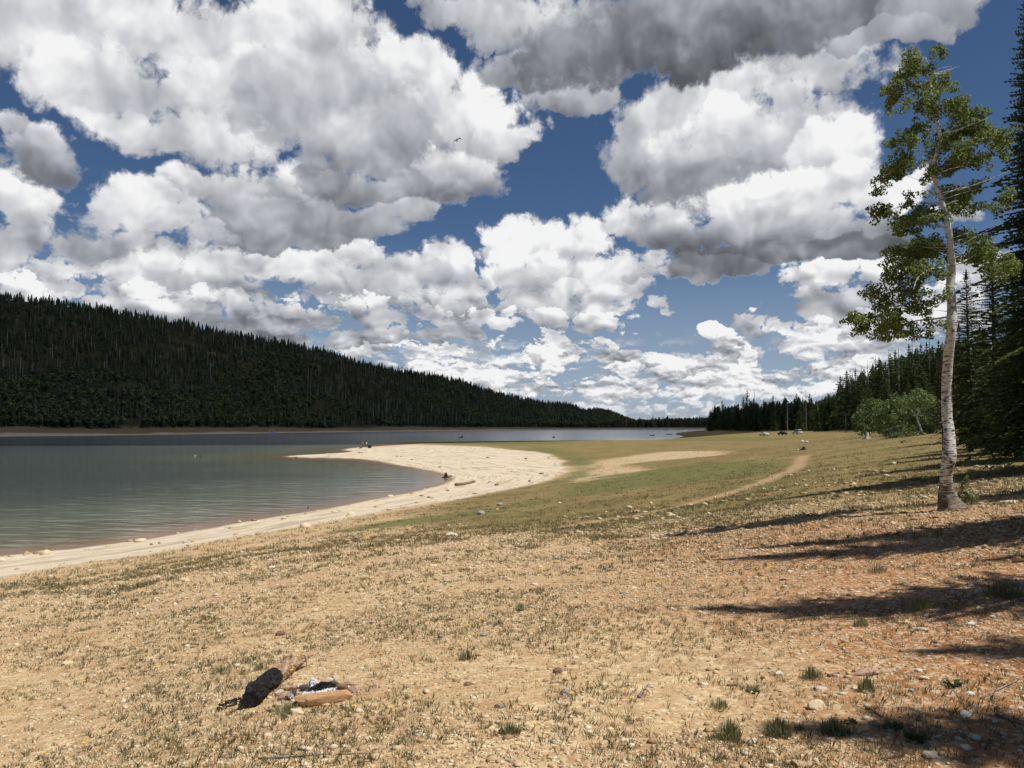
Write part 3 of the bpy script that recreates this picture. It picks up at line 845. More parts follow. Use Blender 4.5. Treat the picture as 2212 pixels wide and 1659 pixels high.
me = scatter_mesh('conifer_wood', FC, mats=[M_NEEDLE_D, M_BARK], **sub(~asp & ~dead, FC, 4.0, 9.0))
tag(obj('conifer_wood', me), 'dark conifer wood covering the hillside across the lake', 'wood', kind='stuff')
me = scatter_mesh('aspen_wood', FR, mats=[M_ASPF, M_PALEBARK], **sub(asp, FR, 5.0, 8.0))
tag(obj('aspen_wood', me), 'greener aspen thickets low on the hillside across the lake', 'wood', kind='stuff')
me = scatter_mesh('dead_trees', FS, mats=[M_DEAD], **sub(dead, FS, 9.0, 14.5))
tag(obj('dead_trees', me), 'bare grey dead conifers among the living ones on the far hillside', 'dead trees', kind='stuff')
print('far trees', len(ta))

# trees that stand out one by one over there: the skyline and the foot of the slope
def far_single(name, temps, mats, label, cat, group):
    out = []
    for tp in temps:
        e = [mesh('crown' if len(tp) > 1 else name, tp[0][0], tp[0][1], [mats[0]])]
        if len(tp) > 1: e.append(mesh('trunk', tp[1][0], tp[1][1], [mats[1]]))
        out.append(e)
    return out
S_CON = far_single('conifer', FC, [M_NEEDLE_D, M_BARK], '', '', '')
S_SNG = far_single('snag', FS, [M_DEAD, M_DEAD], '', '', '')
def place_far(az, t, H, kind, rnn, wide=1.0):
    x, y, z, _ = hill(np.array([az]), np.array([t]))
    loc = (float(x[0]), float(y[0]), float(z[0]) - 0.2)
    if kind == 'snag':
        o = obj('dead_conifer', S_SNG[rnn.randrange(4)][0], None, loc, (0, 0, rnn.uniform(0, 6)), H)
        return o
    r = empty('conifer', loc, rnn.uniform(0, 6), (H * wide, H * wide, H))
    e = S_CON[rnn.randrange(5)]
    obj('crown', e[0], r); obj('trunk', e[1], r)
    return r
rn = random.Random(21)
for i in range(72):
    px = -10 + i * 19 + rn.uniform(-6, 6)
    if rn.random() < 0.25 and px < 1000:
        o = place_far(px_az(px), rn.uniform(0.985, 1.01), rn.uniform(9, 14), 'snag', rn)
        tag(o, 'bare dead conifer standing up from the skyline of the far hill', 'dead tree', 'dead trees on the far skyline')
    else:
        o = place_far(px_az(px), rn.uniform(0.985, 1.01), rn.uniform(5.5, 10.0) * (1.25 if px > 1350 else 1), 'con', rn, rn.uniform(0.9, 1.6))
        tag(o, 'small dark conifer along the skyline of the far hill', 'conifer', 'conifers on the far skyline')
for i in range(60):
    px = -5 + i * 16 + rn.uniform(-7, 7)
    az = px_az(px)
    t = 40.0 / (np.interp(az, r_az, r_r) - np.interp(az, s_az, s_r)) * rn.uniform(0.95, 1.6)
    o = place_far(az, t, rn.uniform(9, 14), 'con', rn, rn.uniform(0.9, 1.3))
    tag(o, 'dark conifer at the foot of the far hill, above the pale lake bank', 'conifer', 'conifers along the far bank')

# cloud that shades the far side of the lake; it floats above and to the right of the view
cm_ = bpy.data.materials.new('cloud_white'); cm_.use_nodes = True
k = NT(cm_.node_tree)
b_ = k.n['Principled BSDF']; b_.inputs['Base Color'].default_value = (0.85, 0.86, 0.88, 1); b_.inputs['Roughness'].default_value = 1.0
tb_ = k.n.new('ShaderNodeBsdfTransparent'); mx_ = k.n.new('ShaderNodeMixShader'); mx_.inputs[0].default_value = 0.36    # thin vapour lets some sun through
k.l.new(b_.outputs[0], mx_.inputs[1]); k.l.new(tb_.outputs[0], mx_.inputs[2]); k.l.new(mx_.outputs[0], k.n['Material Output'].inputs[0])
import bmesh
bm = bmesh.new()
bmesh.ops.create_icosphere(bm, subdivisions=5, radius=1.0)
CLX, CLY = (-420, 1180), (60, 2450)
for v in bm.verts:
    x, y, z = v.co
    n1 = float(fbm(np.array([x * 2.2]), np.array([y * 2.2 + z]), 4, 200)[0])
    n2 = float(fbm(np.array([x * 6 + z]), np.array([y * 6]), 3, 230)[0])
    s_ = 1 + 0.14 * n1 + 0.05 * n2
    sx = abs(x) ** 0.75 * (1 if x > 0 else -1); sy = abs(y) ** 0.75 * (1 if y > 0 else -1)
    v.co = (sx * s_ * (CLX[1] - CLX[0]) / 2, sy * s_ * (CLY[1] - CLY[0]) / 2, (z * (260 if z > 0 else 60)) * s_ + 60 * n2)
me = bpy.data.meshes.new('cloud'); bm.to_mesh(me); bm.free(); me.materials.append(cm_)
me.polygons.foreach_set('use_smooth', np.ones(len(me.polygons), bool))
tag(obj('cloud', me, None, ((CLX[0] + CLX[1]) / 2, (CLY[0] + CLY[1]) / 2, 1400)), kind='structure')
# ------------------------------------------------------------------ conifers on this shore
rn = random.Random(5)
def crown_set(n, **kw):
    out = []
    for i in range(n):
        v, f = conifer_crown(1.0, kw['Rm'] * rn.uniform(0.9, 1.1), rn, **{a: b for a, b in kw.items() if a != 'Rm'})
        out.append((np.array(v), np.array(f)))
    return out
MID = crown_set(6, Rm=0.20, base=0.07, levels=28, per=8, sprays=5, droop=0.3, spray_w=0.22, ragged=0.5)
NEAR = crown_set(3, Rm=0.17, base=0.06, levels=70, per=9, sprays=25, droop=0.3, spray_w=0.072, ragged=0.5)
SLIM = crown_set(2, Rm=0.085, base=0.05, levels=170, per=9, sprays=15, droop=0.35, spray_w=0.12, ragged=0.6)
def con_meshes(sets, mat):
    return [mesh('crown', v, f, [mat]) for v, f in sets]
TV, TF = tube([(0, 0, -0.03), (0, 0, 0.25), (0.004, 0, 0.6), (0, 0, 0.97)], [0.017, 0.012, 0.007, 0.002], 7)
TRK = mesh('trunk', TV, TF, [M_BARK], True)
MM, MG = con_meshes(MID, M_NEEDLE), con_meshes(MID, M_NEEDLE_G)
MN, MNG = con_meshes(NEAR, M_NEEDLE), con_meshes(NEAR[:2], M_NEEDLE_G)
MS = con_meshes(SLIM, M_NEEDLE)
def conifer(loc, H, meshes, wide, label, group, name='conifer', cat='conifer'):
    r = empty(name, loc, rn.uniform(0, 6.28), (H * wide, H * wide, H))
    obj('crown', rn.choice(meshes), r); obj('trunk', TRK, r)
    return tag(r, label, cat, group)
def top_height(px, py, d, zg):
    return atd(px, py, d).z - zg
SKYL = [(1532,885),(1543,872),(1560,863),(1574,874),(1590,866),(1606,855),(1614,840),(1628,858),(1639,869),(1650,861),(1661,863),(1670,851),(1682,862),(1695,853),(1708,863),
        (1721,847),(1734,855),(1749,847),(1764,861),(1776,856),(1789,847),(1802,846),(1816,808),(1830,797),(1842,803),(1849,794),(1860,800),(1868,793),(1878,800),(1887,781),(1901,768),(1914,775),(1925,758),
        (1936,752),(1950,760),(1966,738),(1980,748),(1992,737),(2004,733),(2018,741),(2030,728),(2046,735),(2062,720)]
DIS = [(1530,565),(1600,500),(1700,440),(1800,340),(1850,270),(1900,215),(2000,180),(2080,165)]
dpx, dds = [p[0] for p in DIS], [p[1] for p in DIS]
spx, spy = [p[0] for p in SKYL], [p[1] for p in SKYL]
cnt = 0
for px, py in SKYL:
    d = float(np.interp(px, dpx, dds)) * rn.uniform(0.97, 1.03)
    x = (px - CX) / FPX * d; z = hz(x, d)
    H = top_height(px, py, d, z)
    conifer((x, d, z - 0.3), H, MM, rn.uniform(0.9, 1.35), 'tall dark conifer on the skyline of the wood right of the lake', 'conifers of the wood right of the lake'); cnt += 1
for i in range(105):
    px = rn.uniform(1530, 2075)
    d = float(np.interp(px, dpx, dds)) * rn.uniform(0.90, 1.12)
    x = (px - CX) / FPX * d; z = hz(x, d)
    H = top_height(px, float(np.interp(px, spx, spy)) + rn.uniform(2, 38) * (1 if px < 1800 else 2.0), d, z)
    if H < 6: H = rn.uniform(6, 10)
    conifer((x, d, z - 0.3), H, MM, rn.uniform(1.0, 1.6), 'dark conifer standing in the wood right of the lake', 'conifers of the wood right of the lake'); cnt += 1
# the wood goes on behind them
nb = 4200
bx = np.empty(nb); by = np.empty(nb)
pxs = rng.uniform(1532, 3400, nb); mult = rng.uniform(1.05, 1.9, nb)
dd = np.interp(pxs, dpx + [3400], dds + [70]) * mult
bx = (pxs - CX) / FPX * dd; by = dd
bz = height(bx, by)
Hs = rng.uniform(10, 20, nb)
tops = np.interp(pxs, spx, spy) + 4
maxH = CZ + np.array([ray(a, b)[2] / ray(a, b)[1] for a, b in zip(pxs, tops)]) * dd - bz
Hs = np.where(pxs < 2075, np.clip(np.minimum(Hs, maxH), 5, 30), Hs)
me = scatter_mesh('conifer_wood', FC, mats=[M_NEEDLE_D, M_BARK], pos=np.stack([bx, by, bz - 0.3], 1), hgt=Hs, rot=rng.uniform(0, 6, nb), pick=rng.integers(0, len(FC), nb), widen=rng.uniform(1.2, 2.0, nb))
tag(obj('conifer_wood', me), 'dense dark wood behind the front trees right of the lake', 'wood', kind='stuff')
# bare dead spires among them
def snag_mesh(rn, n=26, r0=0.014):
    b = MB()
    b.add(*tube([(0, 0, -0.03), (0.004, 0.002, 0.4), (-0.003, 0, 0.75), (0, 0, 1.0)], [r0, r0 * 0.7, r0 * 0.4, r0 * 0.12], 6))
    for i in range(n):
        z = rn.uniform(0.18, 0.96); th = rn.uniform(0, 6.28); l = (1.06 - z) * rn.uniform(0.05, 0.15)
        b.add(*tube([(0, 0, z), (math.cos(th) * l * .6, math.sin(th) * l * .6, z - l * .1), (math.cos(th) * l, math.sin(th) * l, z - l * .35)], [0.003, 0.002, 0.001], 3, False))
    return b.build('dead_conifer', [M_DEAD])
SNG = [snag_mesh(rn) for _ in range(4)]
for px, py in [(1604,852),(1630,840),(1700,858),(1741,844),(1838,794),(1849,790),(1862,788),(1876,777),(1893,766),(1921,751),(1943,746),(1973,733),(2010,724)]:
    d = float(np.interp(px, dpx, dds)) * rn.uniform(0.93, 0.99); x = (px - CX) / FPX * d; z = hz(x, d)
    o = obj('dead_conifer', rn.choice(SNG), None, (x, d, z - 0.2), (0, 0, rn.uniform(0, 6)), top_height(px, py, d, z))
    tag(o, 'thin bare dead conifer poking above the wood right of the lake', 'dead tree', 'bare spires in the wood right of the lake')
for px, yt, d, lab in [(1826,888,215,'grey dead tree with a ragged bark trunk left of the willow thicket'),(1700,878,400,'pale thin dead trunk standing at the edge of the far right wood'),
                   (1735,895,395,'short pale dead trunk, right of the other pale trunk at the wood edge')]:
    x = (px - CX) / FPX * d; z = hz(x, d)
    o = obj('dead_conifer', SNG[0], None, (x, d, z - 0.2), (0, 0.03, 1), (top_height(px, yt, d, z) * 1.8,) * 2 + (top_height(px, yt, d, z),))
    tag(o, lab, 'dead tree')
# middle distance: lighter green spruces in front of the slope
for px, yt, d, wd, lab in [(1915,806,150,1.25,'broad green spruce rising behind the willow thicket, tallest of four'),(1876,826,160,1.2,'green spruce left of the tallest green one behind the willows'),
                       (1962,818,140,1.1,'narrow green spruce right of the tallest green one behind the willows'),(1996,790,135,1.3,'green spruce closest to the aspen trunk, behind the willows')]:
    x = (px - CX) / FPX * d; z = hz(x, d)
    conifer((x, d, z - 0.2), top_height(px, yt, d, z), MG, wd, lab, 'green spruces behind the willows', 'spruce', 'spruce')
# near, dark, at the right edge
NEARS = [(2094,574,44,MNG,0.95,'grey green conifer just right of the white aspen trunk'),(2150,505,39,MN,1.0,'dark conifer behind the aspen leaves, second from the white trunk'),
         (2196,560,33,MN,1.15,'dark bushy conifer at the right edge of the picture'),(2120,700,47,MN,1.2,'shorter dark conifer low behind the right hand trees'),
         (2170,760,36,MNG,1.3,'low green conifer with branches down to the grass at the right edge'),(2245,-70,25.5,MS,1.0,'very tall slim conifer cut by the right edge of the picture'),
         (2290,420,30,MN,1.1,'dark conifer beyond the right edge behind the tall slim one'),(2260,690,52,MN,1.2,'dark conifer filling the gap at the right edge'),
         (2075,690,60,MN,1.2,'dark conifer deep in the shade just behind the aspen trunk'),(2205,700,60,MN,1.2,'dark conifer deep in the shade at the right edge')]
for px, yt, d, ms, wd, lab in NEARS:
    x = (px - CX) / FPX * d; z = hz(x, d)
    conifer((x, d, z - 0.1), top_height(px, yt, d, z), ms, wd, lab, None)
# just outside the picture: the row whose shadows fall across the red ground
for x, y, H, wd, ms in [(9.7,11.2,13.5,0.72,MN),(10.9,12.6,14.0,0.72,MN),(8.5,6.4,14.0,0.80,MN),(6.7,2.8,11.5,0.80,MN),(8.9,4.0,13.0,0.8,MN),(13.5,11.0,15.0,0.9,MN),(12.6,7.6,15.0,0.8,MN),(16.5,17.5,15,0.8,MN),
                    (17,25,16,1.0,MN),(21,31,15,1.0,MN),(11.0,2.8,14,0.8,MN),(16.5,6,16,1.0,MN),(18,16,16,1.0,MN)]:
    conifer((x, y, hz(x, y) - 0.1), H, ms, wd, 'conifer standing just right of the picture, its shadow on the red ground', 'conifers just right of the picture')
# rusty dead young fir behind the aspen
d = 40; px = 2036; x = (px - CX) / FPX * d; z = hz(x, d)
r = empty('dead_fir', (x, d, z), 0.4, None); Hh = top_height(px, 764, d, z); r.scale = (Hh * 0.95, Hh * 0.95, Hh)
v, f = conifer_crown(1.0, 0.13, rn, base=0.33, levels=26, per=6, sprays=6, droop=0.55, spray_w=0.16, ragged=0.35)
obj('crown', mesh('crown', v, f, [M_RUST]), r); obj('trunk', TRK, r)
tag(r, 'dead young fir with rusty brown needles behind the aspen trunk', 'dead tree')

# ------------------------------------------------------------------ leafy shrubs
def leaf_cloud(centers, n, size, rn_, up=0.3):
    """n small leaves spread through ellipsoids (c, r)"""
    V = np.empty((n, 5, 3)); tot = sum(r[0] * r[2] for c, r in centers)
    i = 0
    for c, r in centers:
        m = max(1, int(round(n * r[0] * r[2] / tot)))
        for _ in range(m):
            if i >= n: break
            u = np.array([rn_.gauss(0, 1), rn_.gauss(0, 1), rn_.gauss(0, 1)]); u /= np.linalg.norm(u)
            q = rn_.uniform(0.25, 1.0) ** 0.45
            p = np.array(c) + u * np.array(r) * q
            nr = u + np.array([rn_.uniform(-1, 1), rn_.uniform(-1, 1), rn_.uniform(-1, 1) + up]); nr /= np.linalg.norm(nr)
            a = np.cross(nr, [rn_.uniform(-1, 1), rn_.uniform(-1, 1), 0.37]); a /= np.linalg.norm(a); b = np.cross(nr, a)
            s = size * rn_.uniform(0.7, 1.25) / 2
            for t_, (ca, cb) in enumerate(((1.05, 0), (0.3, 0.95), (-0.85, 0.6), (-0.85, -0.6), (0.3, -0.95))):
                V[i, t_] = p + a * ca * s + b * cb * s
            i += 1
    V = V[:i]
    return V.reshape(-1, 3), np.arange(i * 5).reshape(-1, 5)
def shrub(px, py_base, d, blobs, leaf, n, label, stems=5, mat=None, bark=None, name='willow_shrub', cat='shrub', group=None, stem_r=0.035):
    """blobs: (px, py, rx, ry) seen from the shore, put at distance d"""
    x = (px - CX) / FPX * d; z = hz(x, d)
    r = empty(name, (x, d, z))
    cs = []
    for bx_, by_, rx_, ry_ in blobs:
        p = atd(bx_, by_, d)
        cs.append(((p.x - x, rn.uniform(-.5, .5) * rx_ / FPX * d, p.z - z), (rx_ / FPX * d, rx_ / FPX * d, ry_ / FPX * d)))
    big_ = list(cs)
    for c, rr in big_:          # ragged outline: small sprays standing out of each mass
        for _ in range(7):
            th = rn.uniform(0, 6.28); f_ = rn.uniform(.8, 1.15); q_ = rn.uniform(.16, .36)
            cs.append(((c[0] + math.cos(th) * rr[0] * f_, c[1] + rn.uniform(-.5, .5) * rr[1], c[2] + abs(math.sin(th)) * rr[2] * f_), (rr[0] * q_, rr[1] * q_, rr[2] * q_ * 1.4)))
    V, F = leaf_cloud(cs, int(n * 1.25), leaf * .85, rn)
    obj('foliage', mesh('foliage', V, F, [mat or M_WILLOW]), r)
    b = MB()
    for c, rr in cs[:stems]:
        mid = (c[0] * 0.5 + rn.uniform(-.1, .1), c[1] * 0.5, c[2] * 0.5)
        b.add(*tube([(c[0] * 0.15, c[1] * 0.15, -0.1), mid, (c[0], c[1], c[2] + rr[2] * 0.4)], [stem_r, stem_r * 0.7, stem_r * 0.25], 5))
    obj('stems', b.build('stems', [bark or M_PALEBARK], True), r)
    return tag(r, label, cat, group)
G_ = 'willows at the edge of the meadow'
shrub(1872, 943, 104, [(1868,912,26,24),(1885,893,30,24),(1900,915,22,24),(1860,928,18,14),(1895,880,18,14)], 0.20, 2600, 'rounded grey green willow, leftmost of the thicket behind the stump', group=G_)
shrub(1925, 944, 98, [(1925,900,28,30),(1940,875,22,22),(1912,918,22,24),(1945,918,26,24),(1930,936,30,12)], 0.20, 3000, 'tall green willow right of the leftmost one', group=G_)
shrub(1968, 946, 92, [(1960,920,24,26),(1975,896,24,20),(1990,915,24,24),(1950,935,26,14),(2000,930,18,16)], 0.19, 2800, 'dark green willow beside the small pale aspen stem', group=G_)
shrub(2012, 948, 86, [(2008,905,22,26),(2022,925,22,22),(2000,936,20,14),(2030,900,16,22)], 0.19, 2400, 'willow hidden partly behind the big aspen trunk', group=G_)
shrub(1935, 950, 84, [(1925,938,18,10),(1945,940,20,9),(1968,940,18,9)], 0.14, 1100, 'low dark willow skirt in front of the thicket', group=G_)
shrub(1958, 962, 70, [(1953,958,8,5),(1964,960,8,4)], 0.10, 260, 'small low bush alone on the meadow in front of the willows')
shrub(2088, 1080, 18.6, [(2088,1058,12,22),(2080,1074,12,12),(2100,1078,14,12)], 0.045, 420, 'small leafy green bush at the right foot of the aspen', stem_r=0.008, mat=M_NEEDLE_G if False else M_WILLOW)
shrub(2120, 975, 40, [(2112,950,30,20),(2150,955,30,22),(2190,950,30,26)], 0.12, 2200, 'dark undergrowth below the conifers at the right edge', stem_r=0.02)
# small pale aspen in the thicket
d = 84; x0 = (1992 - CX) / FPX * d; z0 = hz(x0, d)
r = empty('small_aspen', (x0, d, z0))
def rel(px, py, dy=0.0):
    p = atd(px, py, d); return (p.x - x0, dy, p.z - z0)
b = MB()
b.add(*tube([rel(1997, 944), rel(1990, 930), rel(1984, 912), rel(1981, 900, .1), rel(1985, 888), rel(1987, 862, .2)], [.13, .11, .10, .09, .06, .03], 7))
b.add(*tube([rel(1983, 903), rel(1975, 893), rel(1968, 884), rel(1950, 876)], [.07, .06, .05, .02], 6))
b.add(*tube([rel(1990, 880), rel(2000, 872), rel(2020, 868)], [.04, .03, .015], 6))
obj('trunk', b.build('trunk', [M_PALEBARK], True), r)
V, F = leaf_cloud([(rel(1985, 862), (1.6, 1.2, 0.8)), (rel(1965, 870), (1.2, 1, .6)), (rel(2005, 868), (1.3, 1, .7)), (rel(1985, 850), (0.9, .8, .6))], 1500, 0.15, rn)
obj('crown', mesh('crown', V, F, [M_WILLOW]), r)
tag(r, 'small crooked aspen with a pale stem among the willows', 'aspen')

# ------------------------------------------------------------------ the white aspen
AD = 18.3
def ap(px, py, dy=0.0):
    p = atd(px, py, AD); s = (AD + dy) / AD
    return (p.x, AD + dy, p.z)
zb = hz(ap(2056, 1101)[0], AD)
ab = Vector((ap(2056, 1101)[0], AD, zb))
root = empty('aspen_tree', ab)
tag(root, 'tall slim aspen with white black-marked bark on the red ground at right', 'aspen')
def al(px, py, dy=0.0):
    p = ap(px, py, dy); return (p[0] - ab.x, p[1] - ab.y, p[2] - ab.z)
TP = [(2062,1112,34),(2058,1094,24),(2051,1070,18.5),(2046,1042,14.5),(2043,1015,14),(2045,990,15.5),(2047,966,14.5),(2050,930,12.2),(2050,900,12),(2050,840,11.6),(2049,790,11.3),(2048,750,11.5),
      (2050,715,11),(2052,686,11.5),(2056,650,10),(2057,620,10.2),(2060,590,9.8),(2058,572,9.4),(2052,540,7.5),(2045,500,6.6),(2038,460,6.2),(2034,430,5.7),(2029,405,5.4),(2022,375,5),(2017,355,5),(2020,335,4),(2026,309,3.9),
      (2025,280,3.6),(2024,258,3.4),(2021,230,3),(2017,200,2.6),(2012,178,2.2),(2008,162,1.9),(2001,145,1.4),(1996,128,0.8)]
pts = [al(a, b, 0.10 * math.sin(i * 0.9)) for i, (a, b, w) in enumerate(TP)]
rad = [w * 0.9 / FPX * AD for a, b, w in TP]
pf = catmull(pts, 4); rf = catmull([(w_, 0) for w_ in rad], 4)[:, 0]
seg = 20
V, F = tube([tuple(p) for p in pf], list(rf), seg)
V = np.array(V)
cen = np.repeat(pf, seg, 0)
ang = np.arctan2(V[:, 1] - cen[:, 1], V[:, 0] - cen[:, 0])
zz = V[:, 2]
lump = 1 + 0.07 * fbm(ang * 1.5 + 5, zz * 5, 3, 300) + 0.30 * sstep(0.55, 0.0, zz) * np.abs(np.sin(ang * 2.5 + 0.5)) * 1.0
V = cen + (V - cen) * lump[:, None]
tm_, k, bs = material('aspen_bark')
tc = k.n.new('ShaderNodeTexCoord').outputs['Object']
sp = k.n.new('ShaderNodeSeparateXYZ'); k.l.new(tc, sp.inputs[0]); Zc = sp.outputs[2]
base_c = k.mix(k.ramp(k.noise(tc, 3.0, 4, 0.6), 0.3, 0.7), (0.68, 0.67, 0.61), (0.84, 0.84, 0.79))
lent = k.noise(k.vec('MULTIPLY', tc, (3.0, 3.0, 17.0)), 2.4, 4, 0.65)
scar = k.voro(k.vec('MULTIPLY', tc, (3.0, 3.0, 7.0)), 1.6, 'F1', '3D', 1.0, 'Distance', 1.5)
low = k.ramp(Zc, 0.0, 5.2, 1.0, 0.15)
thr = k.math('MULTIPLY_ADD', low, -0.10, 0.585)
marks = k.ramp(lent, thr, k.math('ADD', thr, 0.05))
marks2 = k.ramp(scar, k.math('MULTIPLY_ADD', low, 0.10, 0.10), k.math('MULTIPLY_ADD', low, 0.05, 0.06), 0.0, 1.0)
mk_ = k.math('MAXIMUM', marks, k.math('MULTIPLY', marks2, 0.85))
c = k.mix(k.math('MULTIPLY', mk_, 0.95), base_c, (0.035, 0.030, 0.026))
foot = k.ramp(k.math('ADD', Zc, k.math('MULTIPLY', k.noise(tc, 5.0, 4, 0.6), 0.8)), 0.55, 1.25, 1.0, 0.0)
c = k.mix(k.math('MULTIPLY', foot, 0.85), c, (0.13, 0.085, 0.055))
grime = k.ramp(k.noise(k.vec('MULTIPLY', tc, (1.5, 1.5, 0.5)), 2.0, 4, 0.6), 0.45, 0.75, 0.0, 0.5)
c = k.mix(k.math('MULTIPLY', grime, low), c, (0.26, 0.21, 0.16))
k.put(bs.inputs['Base Color'], c); bs.inputs['Roughness'].default_value = 0.75; bs.inputs['Specular IOR Level'].default_value = 0.2
set_bump(k, bs, k.math('SUBTRACT', k.noise(tc, 14.0, 5, 0.6), k.math('MULTIPLY', mk_, 0.8)), 0.6, 0.012)
BARKA = tm_
obj('trunk', mesh('trunk', V, [tuple(f) for f in F], [tm_], True), root)
BR = [([(2058,573),(2095,560),(2135,541),(2160,536),(2190,528)],5.0,.8),([(2055,570),(2020,583),(1985,590),(1950,612),(1930,640)],3.0,-.7),([(2051,684),(2020,688),(1990,690),(1950,703),(1905,700),(1862,690)],4.4,.5),
      ([(2036,416),(2060,415),(2085,410),(2110,402),(2135,392)],3.4,-.6),([(2020,362),(2040,360),(2055,358),(2072,350)],2.2,.5),([(2026,313),(2050,313),(2080,311),(2115,311),(2150,318)],2.6,.6),
      ([(2026,291),(2055,288),(2075,284),(2098,278)],2.0,-.5),([(2015,196),(1990,192),(1965,195),(1935,186)],1.6,.4),([(2010,173),(1995,165),(1975,150)],1.3,-.3),([(2008,161),(2025,160),(2045,157),(2062,152)],1.2,.3),
      ([(2034,438),(2005,432),(1975,432),(1945,440)],2.0,.5),([(2044,500),(2010,485),(1975,478)],2.0,-.5),([(2018,350),(1985,345),(1940,360)],1.9,.5),([(2047,520),(2020,525),(1985,530)],2.2,.6),([(2024,262),(1995,270),(1975,268)],1.4,-.4),
      ([(2052,545),(2085,520),(2110,505)],2.2,-.7),([(2054,600),(2010,610),(1960,655)],2.2,.8)]
for P_, w_, dy in BR:
    n = len(P_)
    q = [al(a, b, dy * i / (n - 1) * 1.3) for i, (a, b) in enumerate(P_)]
    qf = catmull(q, 3)
    rr = [max(0.006, w_ / 2 / FPX * AD * 0.9 * (1 - 0.72 * i / (len(qf) - 1))) for i in range(len(qf))]
    V, F = tube([tuple(p) for p in qf], rr, 7)
    obj('branch', mesh('branch', V, F, [BARKA], True), root)
def z2(x, y, rx, ry): return (1810 + x * .3637, 55 + y * .3637, rx * .3637, ry * .3637)
def z3(x, y, rx, ry): return (1810 + x * .3637, 548.5 + y * .3637, rx * .3637, ry * .3637)
CL = [z2(*c) for c in [(565,195,45,35),(450,250,70,48),(400,310,60,40),(340,385,45,20),(650,275,45,22),(370,420,40,28),(470,400,60,30),(520,450,50,45),(630,390,60,32),(680,450,60,40),(540,530,45,45),(650,520,60,40),
 (480,590,50,35),(560,610,50,45),(740,570,60,45),(830,550,65,50),(900,590,65,40),(700,640,70,45),(850,670,90,50),(960,690,65,45),(1000,720,40,45),(390,730,50,42),(450,780,85,50),(365,830,55,45),(530,720,55,50),(620,770,55,50),
 (720,780,80,50),(860,760,60,38),(400,890,45,25),(530,900,45,40),(700,860,55,40),(760,930,60,35),(820,980,70,42),(900,960,75,50),(960,1030,55,45),(900,1060,75,35),(700,1050,45,40),(370,1005,55,35),(440,1010,50,25),
 (600,1060,55,40),(560,1110,75,42),(430,1130,65,50),(620,1150,45,42),(500,1175,55,25),(520,1280,85,50),(620,1250,55,50),(450,1370,75,50),(560,1360,75,45),(660,1290,45,50),(780,1230,55,40),(870,1230,65,42),(950,1260,75,42),
 (900,1330,80,42),(1020,1330,75,52),(800,1340,50,38),(400,1430,80,50),(350,1530,55,42),(450,1500,70,42),(560,1470,50,38),(1060,1420,60,50),(1000,1440,50,40),(300,370,25,16),(690,270,25,16)]]
CL += [z3(*c) for c in [(350,140,65,48),(430,205,55,42),(350,275,45,26),(480,240,45,30),(580,270,35,28),(635,250,28,24),(130,360,48,28),(215,350,60,38),(290,385,65,42),(300,450,75,48),(235,410,45,30),(380,350,55,30),(450,370,60,38),
 (510,320,60,35),(480,455,60,32),(570,430,42,32),(550,490,45,20),(400,415,40,25),(330,500,45,16),(100,380,25,14)]]
cs = []
ttl = 0
for P_, w_, dy in BR:
    for f_ in (0.55, 0.8, 1.0):
        i_ = f_ * (len(P_) - 1); j_ = min(int(i_), len(P_) - 2); u_ = i_ - j_
        CL.append((P_[j_][0] * (1 - u_) + P_[j_ + 1][0] * u_, P_[j_][1] * (1 - u_) + P_[j_ + 1][1] * u_, 15, 9))
CL = [(a_, b_, c_ * 1.2, d_ * 1.4) for a_, b_, c_, d_ in CL]
for cx_, cy_, rx_, ry_ in CL:
    dy = rn.uniform(-0.35, 1.2); p = al(cx_, cy_, dy); s = AD / FPX
    nsub = 5
    for j in range(nsub):      # break each mass into tufts so that gaps stay open
        a_ = rn.uniform(0, 6.28); q_ = rn.uniform(0.15, 0.85)
        cs.append(((p[0] + math.cos(a_) * rx_ * q_ * s, p[1] + rn.uniform(-.35, .35), p[2] + math.sin(a_) * ry_ * q_ * s), (rx_ * s * rn.uniform(.4, .95), rx_ * s * 0.6, ry_ * s * rn.uniform(.4, .95))))
    ttl += rx_ * ry_ * math.pi
V, F = leaf_cloud(cs, int(ttl * 0.27), 0.047, rn, 0.2)
M_ASPEN = foliage_mat('aspen_leaves', (0.150, 0.205, 0.055), (0.310, 0.375, 0.120), trans=0.5, scale=1.1)
tw = MB(); tw.add(V.tolist(), [tuple(f) for f in F.tolist()])
print('aspen leaves', len(F))
for cx_, cy_, rx_, ry_ in CL:
    # a twig from the trunk height a little lower
    ty = min(1000, cy_ + abs(cx_ - 2030) * 0.25)
    tx = float(np.interp(ty, [t[1] for t in TP[::-1]], [t[0] for t in TP[::-1]]))
    c = al(cx_, cy_, rn.uniform(-.4, .4)); s0 = al(tx, ty)
    m1 = tuple((s0[i] * 0.5 + c[i] * 0.5) + rn.uniform(-.06, .06) for i in range(3))
    if abs(cx_ - tx) > 75: continue
    tw.add(*tube([s0, m1, c], [0.009, 0.006, 0.003], 4, False), 1)
obj('crown', tw.build('crown', [M_ASPEN, BARKA]), root)
